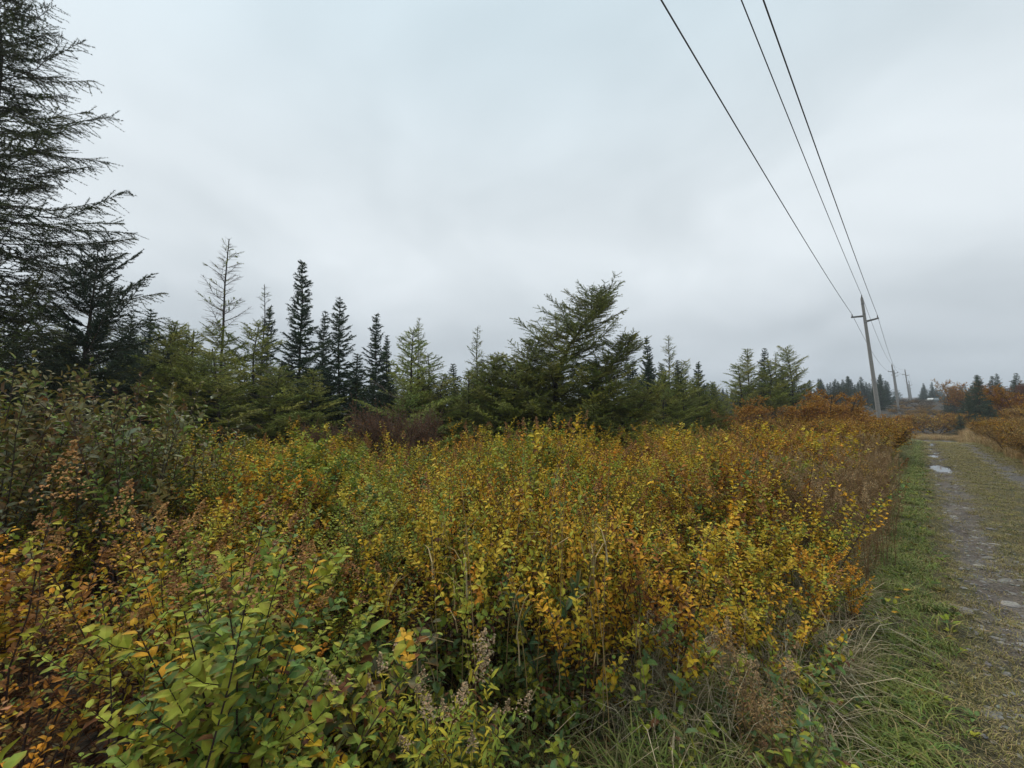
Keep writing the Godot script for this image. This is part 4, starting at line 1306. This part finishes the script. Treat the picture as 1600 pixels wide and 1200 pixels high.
func grass() -> void:
	var g := [Color(0.12, 0.19, 0.035), Color(0.15, 0.22, 0.045), Color(0.19, 0.23, 0.05)]
	var olive := [Color(0.19, 0.19, 0.05), Color(0.25, 0.21, 0.08), Color(0.16, 0.18, 0.04), Color(0.30, 0.23, 0.11)]
	var straw := [Color(0.30, 0.23, 0.12), Color(0.22, 0.17, 0.08), Color(0.15, 0.15, 0.05)]
	var lush := tuft(9801, 18, 0.115, 0.005, 0.065, 0.9, g + [olive[0]], g + [olive[1], olive[3]])
	var short := tuft(9802, 14, 0.055, 0.004, 0.06, 1.0, olive, olive + [straw[0]])
	var rough := tuft(9803, 14, 0.30, 0.006, 0.07, 0.9, g + [olive[0], straw[1]], straw + g)
	var dry := tuft(9804, 12, 0.22, 0.005, 0.08, 1.0, straw, straw)
	rng.seed = 98
	var a := []
	var b := []
	var c := []
	var e := []
	for k in 42000:
		var r := 1.0 + 44.0 * pow(rng.randf(), 2.2)
		var s := r
		var t := R(-0.95, 3.4)
		if s < 1.2: continue
		var p := st(s, t)
		if p.y < 0.6: continue
		var far := clampf(s / 12.0, 1.0, 2.4)
		var n := noise.get_noise_2d(s * 3.0, t * 4.0)
		var u := rut(s, t) * (0.45 + 0.55 * smoothstep(4.0, 5.5, s))
		if puddle_depth(s, t) > 0.02: continue
		var edge := 0.16 + 0.1 * n
		var tf := Transform3D(Basis.from_euler(Vector3(0, R(0, TAU), 0)).scaled(Vector3(far, 1.0, far) * R(0.7, 1.25)), V(p.x, path_y(s, t), p.y))
		var tint := jit(Color(1, 1, 1), 0.2)
		if t < -0.55:
			if rng.randf() < 0.5: c.append([tf, tint])
			else: e.append([tf, tint])
		elif t < -0.3 and rng.randf() < 0.35: e.append([tf, tint])
		elif t < edge - 0.1 and rng.randf() < 0.8 - 0.5 * smoothstep(-0.25, 0.1, t): a.append([tf, tint])
		elif u < 0.68 + 0.8 * n and rng.randf() < 0.9: b.append([tf, tint])
		elif t > 2.3 and rng.randf() < 0.5: a.append([tf, tint])
		elif rng.randf() < (0.45 if n > 0.05 else 0.1): b.append([tf, tint])
	# rough grass in the clearing before the thicket
	for k in 2600:
		var d := R(1.1, 3.4)
		var x := R(-1.2, 3.0)
		var q := ts(x, d)
		if q.y > -0.5 or q.y < -2.4 or (d > 2.7 and q.y < -1.3): continue
		var tf := Transform3D(Basis.from_euler(Vector3(0, R(0, TAU), 0)).scaled(Vector3.ONE * R(0.6, 1.1)), V(x, ground(x, d) - 0.03, d))
		var lo := smoothstep(-1.9, -0.6, q.y)
		if rng.randf() > 0.25 + 0.75 * lo: continue
		if rng.randf() < 0.6: c.append([tf, jit(Color(1, 1, 1), 0.2)])
		else: e.append([tf, jit(Color(1, 1, 1), 0.2)])
	var dead := MB.new()
	rng.seed = 99
	for k in 7:
		var a0 := R(0, TAU)
		dead.leaf6(Vector3(R(-1, 1), R(0.0, 0.25), R(-1, 1)) * 0.07, Vector3(cos(a0), R(-0.1, 0.35), sin(a0)).normalized(), Vector3(R(-0.5, 0.5), 1, R(-0.5, 0.5)).normalized(), R(0.03, 0.055), R(0.02, 0.03), Color(0.8, 0.8, 0.8), Color(0.6, 0.55, 0.5), R(0.1, 0.5))
	for k in 3:
		var a0 := R(0, TAU)
		var w0 := Vector3(R(-1, 1) * 0.06, 0.02, R(-1, 1) * 0.06)
		dead.tube([w0, w0 + Vector3(cos(a0), R(0.1, 0.9), sin(a0)) * R(0.1, 0.25)], 0.002, 0.001, 3, Color(0.7, 0.6, 0.5))
	var weed := MB.new()
	for k in 9:
		var a0 := R(0, TAU)
		weed.leaf6(Vector3(cos(a0), 0, sin(a0)) * 0.02, Vector3(cos(a0), R(0.3, 1.2), sin(a0)).normalized(), Vector3.UP, R(0.03, 0.07), R(0.018, 0.03), jit(Color(0.8, 0.8, 0.8), 0.2), Color(0.7, 0.7, 0.6), R(0.05, 0.3))
	var weeds := []
	for k in 900:
		var s1 := 1.2 + 16.0 * pow(rng.randf(), 1.8)
		var t1 := R(-0.7, 0.15) if rng.randf() < 0.75 else R(0.8, 1.4)
		var p1 := st(s1, t1)
		var z1 := R(0.5, 1.1) * (1.0 if t1 < 0.2 else 0.5)
		weeds.append([Transform3D(Basis.from_euler(Vector3(R(-0.2, 0.2), R(0, TAU), R(-0.2, 0.2))).scaled(Vector3.ONE * z1), V(p1.x, path_y(s1, t1) + 0.02, p1.y)), jit(pick(GREEN + [YGREEN[2], Color(0.25, 0.2, 0.06)]), 0.25)])
	scatter("verge_weeds", weed.mesh(M.leaf), weeds, self, "small broad-leaved weeds in the turf of the verge")
	var litter := []
	for k in 9000:
		var x := R(-6.0, 4.5)
		var d := R(0.7, 6.5)
		if ts(x, d).y > -0.45: continue
		litter.append([Transform3D(Basis.from_euler(Vector3(R(-0.3, 0.3), R(0, TAU), R(-0.3, 0.3))), V(x, ground(x, d) + 0.005, d)), jit(pick(BROWN + [Color(0.30, 0.19, 0.07), Color(0.22, 0.17, 0.09)]), 0.3)])
	scatter("leaf_litter", dead.mesh(M.leaf), litter, self, "brown fallen leaves and twigs under the thicket")
	scatter("verge_grass", lush, a, self, "lush green grass of the verge beside the track")
	scatter("track_grass", short, b, self, "short olive turf between and beside the wheel ruts")
	scatter("rough_grass", rough, c, self, "rough long grass along the edge of the thicket")
	scatter("withered_grass", dry, e, self, "withered straw-coloured grass at the thicket edge")
